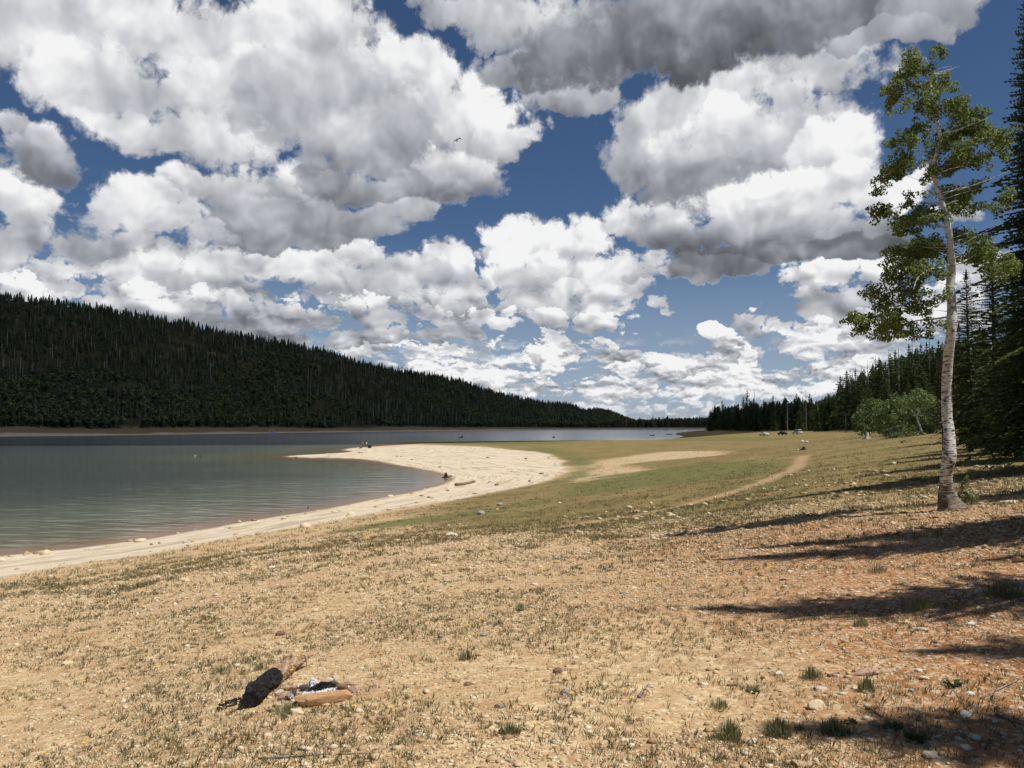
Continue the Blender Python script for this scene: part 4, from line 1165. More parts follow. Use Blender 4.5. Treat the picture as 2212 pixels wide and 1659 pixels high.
# ------------------------------------------------------------------ stones
rn = random.Random(17)
def stone_mesh(rn_, sub=2, flat=0.6, rough=0.28, name='rock', mats=None, cut=0.5):
    bm = bmesh.new(); bmesh.ops.create_icosphere(bm, subdivisions=sub, radius=1.0)
    pl = [(Vector((rn_.gauss(0, 1), rn_.gauss(0, 1), rn_.gauss(0, 1))).normalized(), rn_.uniform(cut, 0.95)) for _ in range(9)]
    sd = rn_.randrange(999)
    for v in bm.verts:
        p = v.co.copy()
        n = float(fbm(np.array([p.x * 1.6 + p.z]), np.array([p.y * 1.6 - p.z * .7]), 3, sd)[0])
        p *= 1 + rough * n
        for d, t in pl:              # flat broken faces
            e = p.dot(d) - t
            if e > 0: p -= d * e * 0.9
        v.co = Vector((p.x, p.y, p.z * flat))
    me = bpy.data.meshes.new(name); bm.to_mesh(me); bm.free()
    for m in (mats or []): me.materials.append(m)
    return me
ROCKC = {
 'tan': ((0.46,0.31,0.18),(0.62,0.45,0.28)), 'pale': ((0.52,0.44,0.34),(0.70,0.61,0.48)), 'white': ((0.62,0.58,0.50),(0.80,0.76,0.67)),
 'orange': ((0.50,0.28,0.13),(0.70,0.44,0.24)), 'pink': ((0.44,0.27,0.20),(0.58,0.40,0.31)), 'grey': ((0.26,0.24,0.21),(0.42,0.39,0.34)),
 'brown': ((0.16,0.10,0.07),(0.32,0.20,0.13)), 'dark': ((0.05,0.045,0.04),(0.13,0.12,0.11)), 'cream': ((0.66,0.53,0.34),(0.80,0.68,0.46))}
RM = {a: plain(a + '_stone', b[0], b[1], 9.0, 0.9, 0.5, 0.01, spec=0.2) for a, b in ROCKC.items()}
RMESH = {a: [stone_mesh(rn, 2, 0.62, mats=[RM[a]]) for _ in range(3)] for a in ROCKC}
def rock(px, py, wpx, colr, label, asp=0.5, turn=None, group=None, name='rock', cat='rock', sink=0.25):
    g = ground_at(px, py)
    s = wpx / 2 / FPX * g.y
    h = s * asp * 2
    o = obj(name, rn.choice(RMESH[colr]), None, (g.x, g.y, g.z + h * (0.45 - sink)), (rn.uniform(-.15, .15), rn.uniform(-.15, .15), rn.uniform(-.4, .4) if turn is None else turn), (s, s * rn.uniform(.6, .85), h))
    return tag(o, label, cat, group)
ROCKS = [
 (1763,1529,42,'cream','rounded cream stone with a shaded underside, brightest stone at lower right',.5),
 (1870,1456,60,'pink','long flat pinkish slab in the red soil at lower right',.22),
 (2093,1501,24,'white','white stone in the shade at lower right, upper one of the pair',.4),
 (2086,1545,34,'white','white knobbly stone below the other white one at lower right',.4),
 (2008,1635,40,'pale','smooth pale stone near the bottom edge right of centre',.4),
 (1997,1466,28,'cream','flat cream stone right of the long pinkish slab',.3),
 (1969,1494,14,'grey','small grey stone below the flat cream one',.6),
 (1621,1603,34,'pale','pale pinkish stone beside the grass clump at the bottom',.35),
 (1792,1601,30,'pink','dull pink flat stone lying in the shadow at the bottom',.3),
 (1770,1488,36,'pale','thin pale slab above the bright cream stone',.2),
 (1807,1461,20,'pale','small pale flat stone left of the long pinkish slab',.35),
 (1685,1457,24,'white','whitish stone left of the pinkish slab, in weeds',.4),
 (1833,1326,26,'orange','ochre stone with a dark hollow side on the sunlit red soil',.5),
 (1694,1253,24,'tan','tan flat stone between the two long shadows',.4),
 (2168,1588,20,'cream','cream stone low at the right edge, under the shade',.5),
 (2064,1586,16,'tan','squarish tan stone below the white knobbly one',.6),
 (2201,1531,18,'white','white stone cut by the right edge of the picture',.4),
 (2149,1559,14,'white','small white stone near the right edge',.5),
 (2180,1087,42,'pale','long pale slab on the red bank right of the aspen',.2),
 (2120,1090,18,'pink','pinkish stone on the red bank close to the aspen foot',.4),
 (1729,1652,44,'tan','flat slab cut by the bottom edge, right of centre',.25),
 (2209,1601,22,'orange','orange stone at the bottom right corner',.6),
 (2030,1551,20,'brown','brown stone with a pale top among weeds at lower right',.5),
 (1993,1362,30,'pale','pale stone in dry weeds, middle right',.3),
 (2101,1349,26,'white','crumbled white stone left of the red bare patch',.3),
 (2146,1334,16,'white','small white stone above the red bare patch',.4),
 (2200,1214,30,'brown','big rounded brown stone in the shade at the right edge',.6),
 (1540,1205,14,'brown','small brown stone at the tip of the long shadow',.6),
 (1039,1111,21,'grey','grey blocky stone on the lower edge of the green strip',.5),
 (1080,1092,15,'grey','pale grey stone at the upper end of the green strip',.5),
 (1074,1103,10,'orange','small round orange stone between two grey ones',.8),
 (1208,1088,9,'white','small whitish stone right of the green strip',.6),
 (883,1144,15,'orange','orange tan stone just below the green strip',.5),
 (789,1167,22,'orange','brownish orange block with a dark front, left of centre',.55),
 (768,1170,11,'brown','small reddish stone touching the brownish orange block',.6),
 (976,1157,34,'pale','long pale flat slab below the green strip',.2),
 (964,1256,22,'pale','pale flat stone alone in the middle of the gravel',.35),
 (881,1261,17,'pale','pale stone left of the flat one in mid gravel',.45),
 (750,1281,12,'brown','thin brown stone tilted up in the gravel',.5),
 (974,1340,20,'tan','pointed tan stone in the centre of the gravel',.6),
 (1070,1332,12,'tan','tan stone with a dark side right of the pointed one',.6),
 (729,1319,18,'tan','tan stone with a dark edge above the log',.35),
 (829,1318,12,'cream','upright cream stone above and right of the log',.9),
 (803,1347,14,'pink','reddish tan stone above the fire ring',.6),
 (952,1377,16,'grey','greyish brown stone right of and above the fire ring',.5),
 (1045,1374,20,'grey','grey stone with white lichen in the centre foreground',.45),
 (1126,1319,15,'brown','rounded brown stone among tufts right of centre',.6),
 (1345,1281,14,'grey','low grey stone in the middle right gravel',.35),
 (1392,1281,12,'orange','small orange stone in dandelions, middle right',.5),
 (1205,1453,24,'brown','reddish brown broken stone on top of a small cluster',.6),
 (1180,1472,18,'tan','tan stone, left one of the small cluster',.6),
 (1194,1476,13,'tan','round tan stone in the middle of the small cluster',.7),
 (1208,1474,14,'pale','pale stone, right one of the small cluster',.6),
 (1013,1480,24,'brown','flat brown stone right of the fire ring',.35),
 (1226,1499,34,'grey','large flat grey stone below the small cluster',.35),
 (1080,1528,26,'grey','grey brown stone in the lower centre',.5),
 (1406,1484,18,'pale','pale flat stone below centre right',.35),
 (1480,1395,16,'tan','tan stone below the lower long shadow',.4),
 (400,1173,13,'pale','pale block on the sand at the left',.6),
 (416,1171,10,'orange','orange block touching the pale one on the sand',.7),
 (327,1177,9,'brown','small dark stone on the left sand',.6),
 (466,1287,15,'pale','pale stone with a dark front beside the faint track',.5),
 (638,1293,15,'brown','brown stone alone above the log, mid left',.5),
 (421,1311,18,'pale','flat pale slab on the faint track',.25),
 (277,1348,15,'cream','cream stone on the track, right one of the pair',.5),
 (266,1351,14,'tan','tan stone on the track, left one of the pair',.4),
 (683,1321,15,'cream','cream stone with a dark front above the log',.5),
 (606,1372,24,'brown','broken brown and tan stone between track and log',.5),
 (419,1398,18,'tan','tan stone with shadow left of the log',.4),
 (147,1434,24,'cream','flat cream stone in the left foreground',.35),
 (129,1471,26,'tan','tan stone with a dark underside, left foreground',.5),
 (269,1443,22,'tan','low tan stone in the left foreground right of the flat cream one',.3),
 (145,1529,26,'pink','pinkish stone in the lower left',.35),
 (632,1334,14,'tan','low tan stone left of and above the brown broken one',.35),
 (1933,1004,12,'cream','pale boulder on the grass left of the aspen trunk',.7),
 (1955,1001,7,'brown','small brown stone beside the pale boulder on the grass',.7),
 (1748,1018,6,'white','white stone on the meadow near the end of the track',.7),
 (1801,1015,7,'white','white stone on the meadow, left of two in line',.6),
 (1827,1017,8,'white','white stone on the meadow, right of two in line',.5),
 (1708,1027,11,'pale','flat pale stone by the track on the meadow',.4),
 (1640,1045,7,'pale','small pale stone below the track on the meadow',.5),
 (1734,955,9,'white','white rock far out on the meadow, left of a pair',.6),
 (1744,956,8,'white','white rock far out on the meadow, right of a pair',.6),
 (1725,972,5,'white','tiny white stone beside the black stump on the meadow',.6),
 (640,989.5,6,'dark','dark stone with a white top in the water off the spit',.6),
 (778,978,12,'pale','pale boulder on the spit below the two people',.4),
 (665,1098,6,'dark','dark stone with a pale cap standing at the water edge',.8),
 (609,1105.5,7,'grey','grey stone in the shallow water near the sand',.6),
 (1136,992,7,'brown','dark brown stone on the upper pale sand',.6),
 (950,1010,8,'grey','grey stone on the sand above the beach log',.5),
 (1054,989,8,'grey','greyish stone on the upper sand, left of the brown one',.5),
 (1170,1024,12,'grey','flat grey stone near the right edge of the sand',.4),
 (1144,1040,8,'brown','brown round stone at the lower rim of the sand',.6),
 (1200,1003,7,'white','white stone at the right rim of the sand',.6),
 (967,1061,9,'grey','grey stone below the beach log',.6),
 (927,1075,9,'brown','brown stone on the narrow part of the sand',.5),
 (889,1066,8,'pink','pinkish stone by the water, left of the beach log',.5),
 (918,1058,7,'white','white stone by the water below the black stump',.6),
 (844,1073,14,'cream','cream rubble at the water edge, left of the beach log',.4),
 (684,1105,11,'cream','cream flat stone on the sand by the capped dark stone',.35),
 (344,1174,8,'brown','brown stone at the water edge, far left sand',.5),
 (1185,990,6,'grey','small grey stone on the sand, upper right',.5),
]
for a in ROCKS:
    rock(a[0], a[1] + 0.0, a[2], a[3], a[4], a[5])

# ------------------------------------------------------------------ burnt log and fire ring
def fp(u, v): return (466.3 + u * .17358, 1344 + v * .17358)      # close-up reading to frame units
def fg(u, v): return ground_at(*fp(u, v))
M_CHAR = plain('charcoal', (0.004, 0.004, 0.0045), (0.032, 0.030, 0.030), 26.0, 0.75, 1.0, 0.02, spec=0.25)
M_LOG = plain('weathered_log', (0.26, 0.16, 0.10), (0.62, 0.44, 0.30), 7.0, 0.9, 0.9, 0.02, stretch=(4, 0.7, 4), contrast=(0.3, 0.7))
M_ASH = plain('white_ash', (0.55, 0.55, 0.56), (0.85, 0.85, 0.86), 25.0, 1.0, 0.5, 0.01)
M_SOOT = plain('sooty_stone', (0.05, 0.047, 0.046), (0.20, 0.17, 0.15), 9.0, 0.9, 0.5, 0.01)
g0 = fg(440, 1040); lg = fg(640, 840)
def logpt(u, v, lift):
    """a point of the log's axis over the ground, lifted by its radius"""
    p = fp(u, v); d = ray(*p); g = ground_at(p[0], p[1])
    # walk the view line nearer until it is 'lift' above the soil
    for f in np.linspace(0.90, 1.0, 60):
        q = Vector((d[0] * g.y / d[1] * f, g.y * f, CZ + d[2] * g.y / d[1] * f))
        if q.z - hz(q.x, q.y) <= lift: return q
    return g
AX = [logpt(430, 960, .062), logpt(500, 880, .066), logpt(590, 790, .068), logpt(680, 715, .070), logpt(760, 650, .070), logpt(840, 600, .066), logpt(920, 545, .060), logpt(1000, 500, .062), logpt(1060, 470, .075), logpt(1130, 430, .085), logpt(1200, 390, .10)]
AR = [.058, .068, .066, .064, .064, .062, .056, .046, .036, .026, .009]
log = empty('burnt_log', (lg.x, lg.y, lg.z))
tag(log, 'short fallen log, one half charred black and the other bare brown, beside the fire ring', 'log')
axf = catmull([tuple(p) for p in AX], 5); arf = catmull([(a, 0) for a in AR], 5)[:, 0]
seg = 28
def log_part(i0, i1, name, mat, sd, rough_, cap=True):
    V, F = tube([tuple(p) for p in axf[i0:i1]], list(arf[i0:i1]), seg, cap)
    V = np.array(V); cen = np.repeat(axf[i0:i1], seg, 0)
    dv = V - cen; ang = np.arctan2(dv[:, 2], dv[:, 0]); t = np.repeat(np.arange(i0, i1), seg)
    k_ = 1 + rough_ * fbm(np.cos(ang) * 2.2 + t * .13, np.sin(ang) * 2.2 + t * .35, 4, sd) + 0.10 * fbm(ang * 3, t * 0.1, 2, sd + 9) + 0.13 * fbm(np.cos(ang) * 7, np.sin(ang) * 7 + t * 1.7, 2, sd + 20)
    V = cen + dv * k_[:, None] - np.array(log.location)
    return obj(name, mesh(name, V, F, [mat]), log)
mid_ = 19
log_part(0, mid_, 'charred_end', M_CHAR, 11, 0.38)
log_part(mid_ - 1, len(axf), 'bare_end', M_LOG, 30, 0.35)
def rl(p): return (p[0] - lg.x, p[1] - lg.y, p[2] - lg.z)
for i, (a, L, w_, lean) in enumerate([(24, .055, .010, .01), (27, .065, .009, -.005), (31, .05, .009, .01)]):
    p = Vector(axf[a]) + Vector((-0.01, 0, arf[a] * 0.8))
    V, F = tube([rl(p), rl(p + Vector((lean - .004, 0, L * .6))), rl(p + Vector((lean, .004, L)))], [w_, w_ * .8, w_ * .45], 6)
    obj('branch_stub', mesh('branch_stub', V, F, [M_LOG]), log)
# a thin hanging root under the raised tip
p = Vector(axf[-7]); V, F = tube([rl(p), rl(p + Vector((.01, 0, -.05))), rl(p + Vector((.012, 0, -.10)))], [.006, .004, .003], 5)
obj('branch_stub', mesh('branch_stub', V, F, [M_LOG]), log)

def ring_stone(u, v, ru, rv, c, label, mat=None, turn=None, deep=0.7):
    g = fg(u, v + rv * 0.45)
    s = ru * .17358 / FPX * g.y; h = rv * .17358 / FPX * g.y
    me = stone_mesh(rn, 3, 1.0, 0.30, 'fire_ring_stone', [mat or RM[c]], 0.42)
    o = obj('fire_ring_stone', me, None, (g.x, g.y + s * deep * 0.3, g.z + h * 0.42), (0, rn.uniform(-.12, .12), rn.uniform(-.3, .3) if turn is None else turn), (s * 1.1, s * deep, h * 0.95))
    return tag(o, label, 'rock', 'stones of the fire ring')
big = ring_stone(1345, 960, 345, 118, 'orange', 'largest stone of the fire ring, long orange sandstone slab at the front', turn=0.05, deep=0.33)
big.rotation_euler = (0.25, -0.09, 0.06)
for a in [(785,885,62,62,'pale','pinkish square stone of the fire ring, nearest the charred log'),(870,830,62,50,'tan','tan stone of the fire ring behind the square pinkish one'),
          (965,830,60,52,'pink','scorched rounded stone of the fire ring, left rear'),(1045,800,60,52,'pale','pale stone at the rear left of the fire ring'),
          (835,945,95,50,'pink','flat pinkish stone at the left front of the fire ring'),(765,1030,72,36,'tan','low stone half in the soil left of the front slab'),
          (985,1040,80,52,'tan','tan flat stone left of the orange slab, upper of two'),(1000,1125,92,52,'cream','cream flat stone at the very front of the fire ring'),
          (1385,735,82,50,'pale','pale grey stone at the rear of the ash'),(1500,705,55,34,'pale','small pale stone furthest back on the fire ring'),
          (1700,760,75,40,'pink','pinkish flat stone at the right rear of the fire ring'),(1720,850,90,56,'pink','pinkish stone at the right end of the fire ring'),
          (1575,815,78,50,'brown','greyish brown stone between the ash and the pinkish right stones')]:
    ring_stone(*a)
ring_stone(1140, 820, 95, 52, 'grey', 'sooty stone at the rear of the ash, left side', M_SOOT)
ring_stone(1470, 775, 62, 46, 'dark', 'dark blue grey stone beside the black coals', M_SOOT)
ring_stone(960, 905, 50, 60, 'dark', 'blackened stone leaning against the orange slab', M_SOOT)
# ash bed, coals and crumpled foil
def heap(name, cu, cv, ru, rv, mat, n, size, label, cat, kind=None, lift=0.0):
    g = fg(cu, cv); V, F = [], []
    for i in range(n):
        th = rn.uniform(0, 6.28); q = math.sqrt(rn.random())
        x = math.cos(th) * q * ru * .17358 / FPX * g.y; y = math.sin(th) * q * rv * .17358 / FPX * g.y * 2.6
        s = size * rn.uniform(.5, 1.4)
        z = hz(g.x + x, g.y + y) - g.z + lift * (1 - q * q) + s * 0.3
        o = len(V)
        for k_ in range(6):
            d = [(1, 0, 0), (-1, 0, 0), (0, 1, 0), (0, -1, 0), (0, 0, 1), (0, 0, -1)][k_]
            V.append((x + d[0] * s * rn.uniform(.6, 1.3), y + d[1] * s * rn.uniform(.6, 1.3), z + d[2] * s * rn.uniform(.4, .8)))
        for a_, b_2, c_ in ((0,2,4),(2,1,4),(1,3,4),(3,0,4),(2,0,5),(1,2,5),(3,1,5),(0,3,5)): F.append((o + a_, o + b_2, o + c_))
    o = obj(name, mesh(name, V, F, [mat]), None, g)
    return tag(o, label, cat, kind=kind)
heap('ash', 1290, 870, 250, 60, M_ASH, 260, .012, 'pale ash spread inside the fire ring', 'ash', 'stuff', .01)
heap('coals', 1320, 845, 190, 48, M_CHAR, 520, .011, 'black coals heaped on the ash in the fire ring', 'coals', 'stuff', .045)
heap('coals', 200, 1000, 165, 110, M_CHAR, 150, .010, 'black charcoal crumbs scattered left of the burnt log', 'coals', 'stuff')
heap('ash', 1205, 815, 62, 30, M_ASH, 120, .012, 'small white mound of ash at the back of the coals', 'ash', 'stuff', .06)
M_FOIL = bpy.data.materials.new('foil'); M_FOIL.use_nodes = True
kf = NT(M_FOIL.node_tree); bf = kf.n['Principled BSDF']; bf.inputs['Base Color'].default_value = (0.8, 0.8, 0.82, 1); bf.inputs['Metallic'].default_value = 0.9; bf.inputs['Roughness'].default_value = 0.38
for u, v, s, lab in [(945,925,.034,'crumpled foil bundle, sooty and silver, between the ring stones'),(832,990,.022,'small scrap of crumpled silver foil at the left front of the fire ring')]:
    me = stone_mesh(rn, 3, 0.75, 1.3, 'foil', [M_FOIL], 0.35); g = fg(u, v + 40)
    tag(obj('foil', me, None, (g.x, g.y, g.z + s * .75), (rn.random(), rn.random(), 1), s), lab, 'foil')

# ------------------------------------------------------------------ loose wood
def stick(px0, py0, px1, py1, r0, r1, mat, label, name='fallen_branch', cat='branch', lift=0.0, twigs=0, parts=True):
    a = ground_at(px0, py0); b = ground_at(px1, py1)
    a.z += r0 * .7; b.z += r1 * .7 + lift
    m = (a + b) / 2; m.z = max(m.z, hz(m.x, m.y) + r0 * .6)
    q = catmull([tuple(a - a), tuple(m - a + Vector((rn.uniform(-1, 1) * .06 * (b - a).length, 0, 0))), tuple(b - a)], 4)
    rr = np.linspace(r0, r1, len(q)) * np.array([rn.uniform(.85, 1.15) for _ in q])
    mb = MB().add(*tube([tuple(p) for p in q], list(rr), 9))
    for i in range(twigs):
        p = Vector(q[rn.randrange(1, len(q))]); d = Vector((rn.uniform(-1, 1), rn.uniform(-1, 1), rn.uniform(0, .6))).normalized() * (b - a).length * .3
        mb.add(*tube([tuple(p), tuple(p + d * .6), tuple(p + d + Vector((0, 0, -.02)))], [r1 * .8, r1 * .6, r1 * .3], 5))
    return tag(obj(name, mb.build(name, [mat], True), None, a), label, cat)
M_BROWNLOG = plain('brown_log', (0.10, 0.065, 0.04), (0.30, 0.20, 0.13), 2.0, 0.9, 0.6, 0.03)
stick(985,1050,1025,1042,.19,.14,M_BROWNLOG,'brown log lying on the pale beach near the tip of the cove','beach_log','log')
stick(1380,1508,1396,1497,.012,.006,M_DEAD,'bleached forked twig in the lower right centre','twig','twig',.04,3)
stick(1790,1462,1812,1456,.012,.008,M_BROWNLOG,'brown stick pointing at the pinkish slab','twig','twig')
stick(1570,1482,1592,1482,.010,.008,M_BROWNLOG,'short brown stick on the gravel at lower right','twig','twig')
stick(1872,1532,1905,1550,.010,.006,M_BROWNLOG,'thin stick right of the cream stone','twig','twig')
stick(2120,1510,2200,1470,.007,.004,M_DEAD,'long thin dead twig at the right edge','twig','twig')
stick(2150,1545,2212,1568,.009,.006,M_BROWNLOG,'brown fallen twig low at the right edge','twig','twig')
stick(1905,1642,1960,1630,.008,.005,M_BROWNLOG,'twig near the bottom edge among weeds','twig','twig')
stick(440,1340,475,1336,.007,.004,M_BROWNLOG,'thin twig on the faint track','twig','twig')
stick(395,1394,430,1392,.010,.006,M_BROWNLOG,'dark twig left of the burnt log','twig','twig')
stick(2145,985,2200,972,.07,.03,M_DEAD,'bleached fallen branch on the grass under the right conifers','fallen_branch','branch',.15,5)
stick(560,1640,800,1628,.006,.004,M_DEAD,'long thin twig at the very bottom, left of centre','twig','twig')

# weathered stump and black stumps
def stump(px, py, wpx, hpx, mat, label, name='stump'):
    g = ground_at(px, py); w_ = wpx / FPX * g.y / 2; h = hpx / FPX * g.y
    mb = MB(); mb.add(*tube([(0, 0, -.1), (.0, 0, h * .25), (.02 * h, 0, h * .7), (.05 * h, 0, h)], [w_ * 1.2, w_ * .8, w_ * .6, w_ * .45], 11))
    for th in (0.2, 1.7, 2.9, 4.3, 5.4):
        mb.add(*tube([(0, 0, h * .3), (math.cos(th) * w_ * .9, math.sin(th) * w_ * .9, h * .12), (math.cos(th) * w_ * 1.9, math.sin(th) * w_ * 1.9, -.05)], [w_ * .45, w_ * .35, w_ * .12], 6))
    for i in range(4):
        th = rn.uniform(0, 6.28); mb.add(*tube([(math.cos(th) * w_ * .3, math.sin(th) * w_ * .3, h * .9), (math.cos(th) * w_ * .45, math.sin(th) * w_ * .4, h * rn.uniform(1.05, 1.25))], [w_ * .2, w_ * .05], 5))
    return tag(obj(name, mb.build(name, [mat]), None, g), label, 'stump')
M_BLEACH = plain('bleached_wood', (0.42, 0.39, 0.34), (0.68, 0.65, 0.58), 3.0, 0.9, 0.6, 0.03, stretch=(3, 3, .5))
stump(1873, 948, 11, 14, M_BLEACH, 'bleached pale stump with spread roots on the meadow before the willows')
stump(963, 1032, 10, 10, M_CHAR, 'black charred stump at the tip of the cove')
stump(1736, 972, 10, 7, M_CHAR, 'low black burnt stump on the meadow beyond the track')

# ------------------------------------------------------------------ snags, boats, birds on the water
def on_water(px, py): x, y = at(px, py, 0.0); return Vector((x, y, 0.0))
M_WETW = plain('wet_wood', (0.02, 0.018, 0.016), (0.06, 0.05, 0.045), 2.0, 0.7, 0.5, 0.03)
g = on_water(996, 945.5); s = g.y / FPX
mb = MB(); mb.add(*tube([(-6 * s, 0, -.1), (-1 * s, 0, 1.0 * s), (4 * s, 0, .2 * s)], [.8 * s, 1.1 * s, .6 * s], 7)); mb.add(*tube([(0, 0, .8 * s), (3 * s, 0, 3 * s), (5 * s, 0, 6 * s)], [.9 * s, .6 * s, .25 * s], 6)); mb.add(*tube([(2 * s, 0, 2 * s), (5 * s, .5, 3 * s)], [.5 * s, .2 * s], 5))
tag(obj('drifting_snag', mb.build('drifting_snag', [M_WETW]), None, g), 'dark snag with a branch sticking up out of the open water', 'snag')
g = on_water(1196, 945); s = g.y / FPX
mb = MB(); mb.add(*tube([(-5 * s, 0, -.1), (0, 0, 1.2 * s), (5 * s, 0, -.1)], [.6 * s, 1.2 * s, .6 * s], 7)); mb.add(*tube([(0, 0, .8 * s), (1 * s, 0, 4 * s)], [1.0 * s, .4 * s], 6))
tag(obj('drifting_snag', mb.build('drifting_snag', [M_WETW]), None, g), 'small dark hump of driftwood in the open water right of the other snag', 'snag')
M_WHITE = plain('white_paint', (0.72, 0.72, 0.72), (0.80, 0.80, 0.80), 2.0, 0.4, 0)
M_DARKP = plain('dark_plastic', (0.012, 0.012, 0.013), (0.03, 0.03, 0.03), 2.0, 0.5, 0)
M_GLASS = plain('dark_glass', (0.02, 0.025, 0.03), (0.03, 0.035, 0.04), 2.0, 0.1, 0)
def box(c, s, bev=0.0):
    x, y, z = c; a, b, d = s[0] / 2, s[1] / 2, s[2] / 2; t = bev
    V = [(x - a, y - b, z - d), (x + a, y - b, z - d), (x + a, y + b, z - d), (x - a, y + b, z - d), (x - a + t, y - b + t, z + d), (x + a - t, y - b + t, z + d), (x + a - t, y + b - t, z + d), (x - a + t, y + b - t, z + d)]
    return V, [(3, 2, 1, 0), (4, 5, 6, 7), (0, 1, 5, 4), (1, 2, 6, 5), (2, 3, 7, 6), (3, 0, 4, 7)]
g = on_water(588, 937); bt = empty('pontoon_boat', g, 0.2)
tag(bt, 'small white pontoon boat with a canopy moored along the far bank', 'boat')
V, F = tube([(-2.9, -.8, .15), (-2.4, -.8, .2), (2.4, -.8, .2), (3.0, -.8, .35)], [.15, .32, .32, .05], 10); V2, F2 = tube([(-2.9, .8, .15), (-2.4, .8, .2), (2.4, .8, .2), (3.0, .8, .35)], [.15, .32, .32, .05], 10)
obj('pontoon', mesh('pontoon', V, F, [M_WHITE]), bt); obj('pontoon', mesh('pontoon', V2, F2, [M_WHITE]), bt)
obj('deck', MB().add(*box((0, 0, .6), (5.2, 2.3, .14))).add(*box((0, -1.1, .95), (4.8, .06, .6))).add(*box((0, 1.1, .95), (4.8, .06, .6))).build('deck', [M_WHITE]), bt)
cmb = MB().add(*box((-.3, 0, 2.6), (3.2, 2.2, .12), .1))
for px_ in (-1.7, 1.1):
    for py_ in (-1, 1): cmb.add(*tube([(px_, py_, .6), (px_, py_, 2.6)], [.04, .04], 5))
obj('canopy', cmb.build('canopy', [M_WHITE]), bt)
for px_, py_, L, lab in [(1445,939,5.0,'white boat, left of two specks at the right end of the lake'),(1409,941,4.0,'white dinghy, tiny speck near the right end of the lake')]:
    g = on_water(px_, py_); b = empty('rowing_boat', g, .5)
    rings = [(-L / 2, .55, .45), (-L / 4, .8, .42), (L / 5, .75, .45), (L / 2, .06, .62)]
    V, F = [], []
    for x, w_, h in rings: V += [(x, -w_, h), (x, -w_ * .6, -.05), (x, w_ * .6, -.05), (x, w_, h), (x * .93, w_ * .85, h * .95), (x * .93, w_ * .5, .12), (x * .93, -w_ * .5, .12), (x * .93, -w_ * .85, h * .95)]
    for i in range(3):
        for j in range(8): F.append((i * 8 + j, i * 8 + (j + 1) % 8, (i + 1) * 8 + (j + 1) % 8, (i + 1) * 8 + j))
    F.append(tuple(range(8))[::-1]); F.append(tuple(range(24, 32)))
    obj('hull', mesh('hull', V, F, [M_WHITE]), b); obj('bench', MB().add(*box((0, 0, .35), (.3, 1.3, .05))).build('bench', [M_BROWNLOG]), b)
    tag(b, lab, 'boat')
# birds
M_FEATH = plain('dark_feathers', (0.02, 0.018, 0.016), (0.06, 0.05, 0.045), 6.0, 0.8, 0)
M_WFEATH = plain('white_feathers', (0.65, 0.65, 0.63), (0.8, 0.8, 0.78), 6.0, 0.8, 0)
def body(pts, rad, seg=10): return tube(pts, rad, seg)
p0 = atd(987, 303, 62.0); bird = empty('flying_bird', p0); s = 62.0 / FPX
tag(bird, 'dark bird gliding in front of the big white cloud, wings bowed', 'bird')
V, F = body([(.6 * s, -8 * s, .3 * s), (.2 * s, -5.5 * s, .6 * s), (0, -2 * s, 0), (0, 2 * s, 0), (0, 6 * s, -.2 * s)], [.2 * s, .8 * s, 1.5 * s, 1.2 * s, .3 * s])
obj('body', mesh('body', V, F, [M_FEATH], True), bird)
V = [(-.3 * s, 7.5 * s, -.4 * s), (-2 * s, 10 * s, -.3 * s), (2 * s, 10 * s, -.3 * s), (0, 4 * s, .2 * s), (0, 8, -.2)]; V[4] = (0, 9 * s, 0)
obj('tail', mesh('tail', V, [(3, 1, 4), (3, 4, 2), (3, 0, 1), (3, 2, 0), (0, 2, 4), (0, 4, 1)], [M_FEATH]), bird)
def wing(P_, chord):
    V, F = [], []
    for (x, z), c in zip(P_, chord):
        V += [(x * s, -c * s * .55, z * s), (x * s, -c * s * .1, z * s + .25 * s), (x * s, c * s * .6, z * s - .1 * s), (x * s, 0, z * s - .15 * s)]
    for i in range(len(P_) - 1):
        for j in range(4): F.append((i * 4 + j, i * 4 + (j + 1) % 4, i * 4 + 4 + (j + 1) % 4, i * 4 + 4 + j))
    F.append((0, 1, 2, 3)); n_2 = len(V); F.append((n_2 - 1, n_2 - 2, n_2 - 3, n_2 - 4))
    return mesh('wing', V, F, [M_FEATH])
obj('wing', wing([(.5, .3), (3, 3), (5.5, 4.4), (8, 4), (11, 2)], [4, 5, 5.5, 4.5, 1.5]), bird)
obj('wing', wing([(-.5, .3), (-3.5, .2), (-6, -1.5), (-7.8, -5), (-8.6, -8)], [4, 4.5, 4, 2.4, 1.0]), bird)
for px_, py_, lab in [(422,985.5,'white gull floating on the open water at left'),(432,985.8,'small dark duck beside the white gull on the open water')]:
    g = on_water(px_, py_); s2 = 1.0 if 'gull' in lab else .7; dk = 'duck' in lab
    b = empty('duck' if dk else 'gull', g, 2.8, s2); m = M_FEATH if dk else M_WFEATH
    V, F = body([(-.28, 0, .14), (-.15, 0, .12), (0, 0, .09), (.13, 0, .12), (.18, 0, .22), (.22, 0, .27), (.28, 0, .25), (.34, 0, .24)], [.02, .08, .11, .09, .05, .05, .03, .008])
    obj('body', mesh('body', V, F, [m], True), b)
    for sg in (-1, 1):
        V, F = body([(.1, sg * .08, .14), (-.05, sg * .10, .16), (-.25, sg * .05, .17)], [.02, .045, .01], 7); obj('wing', mesh('wing', V, F, [m], True), b)
    tag(b, lab, 'bird')

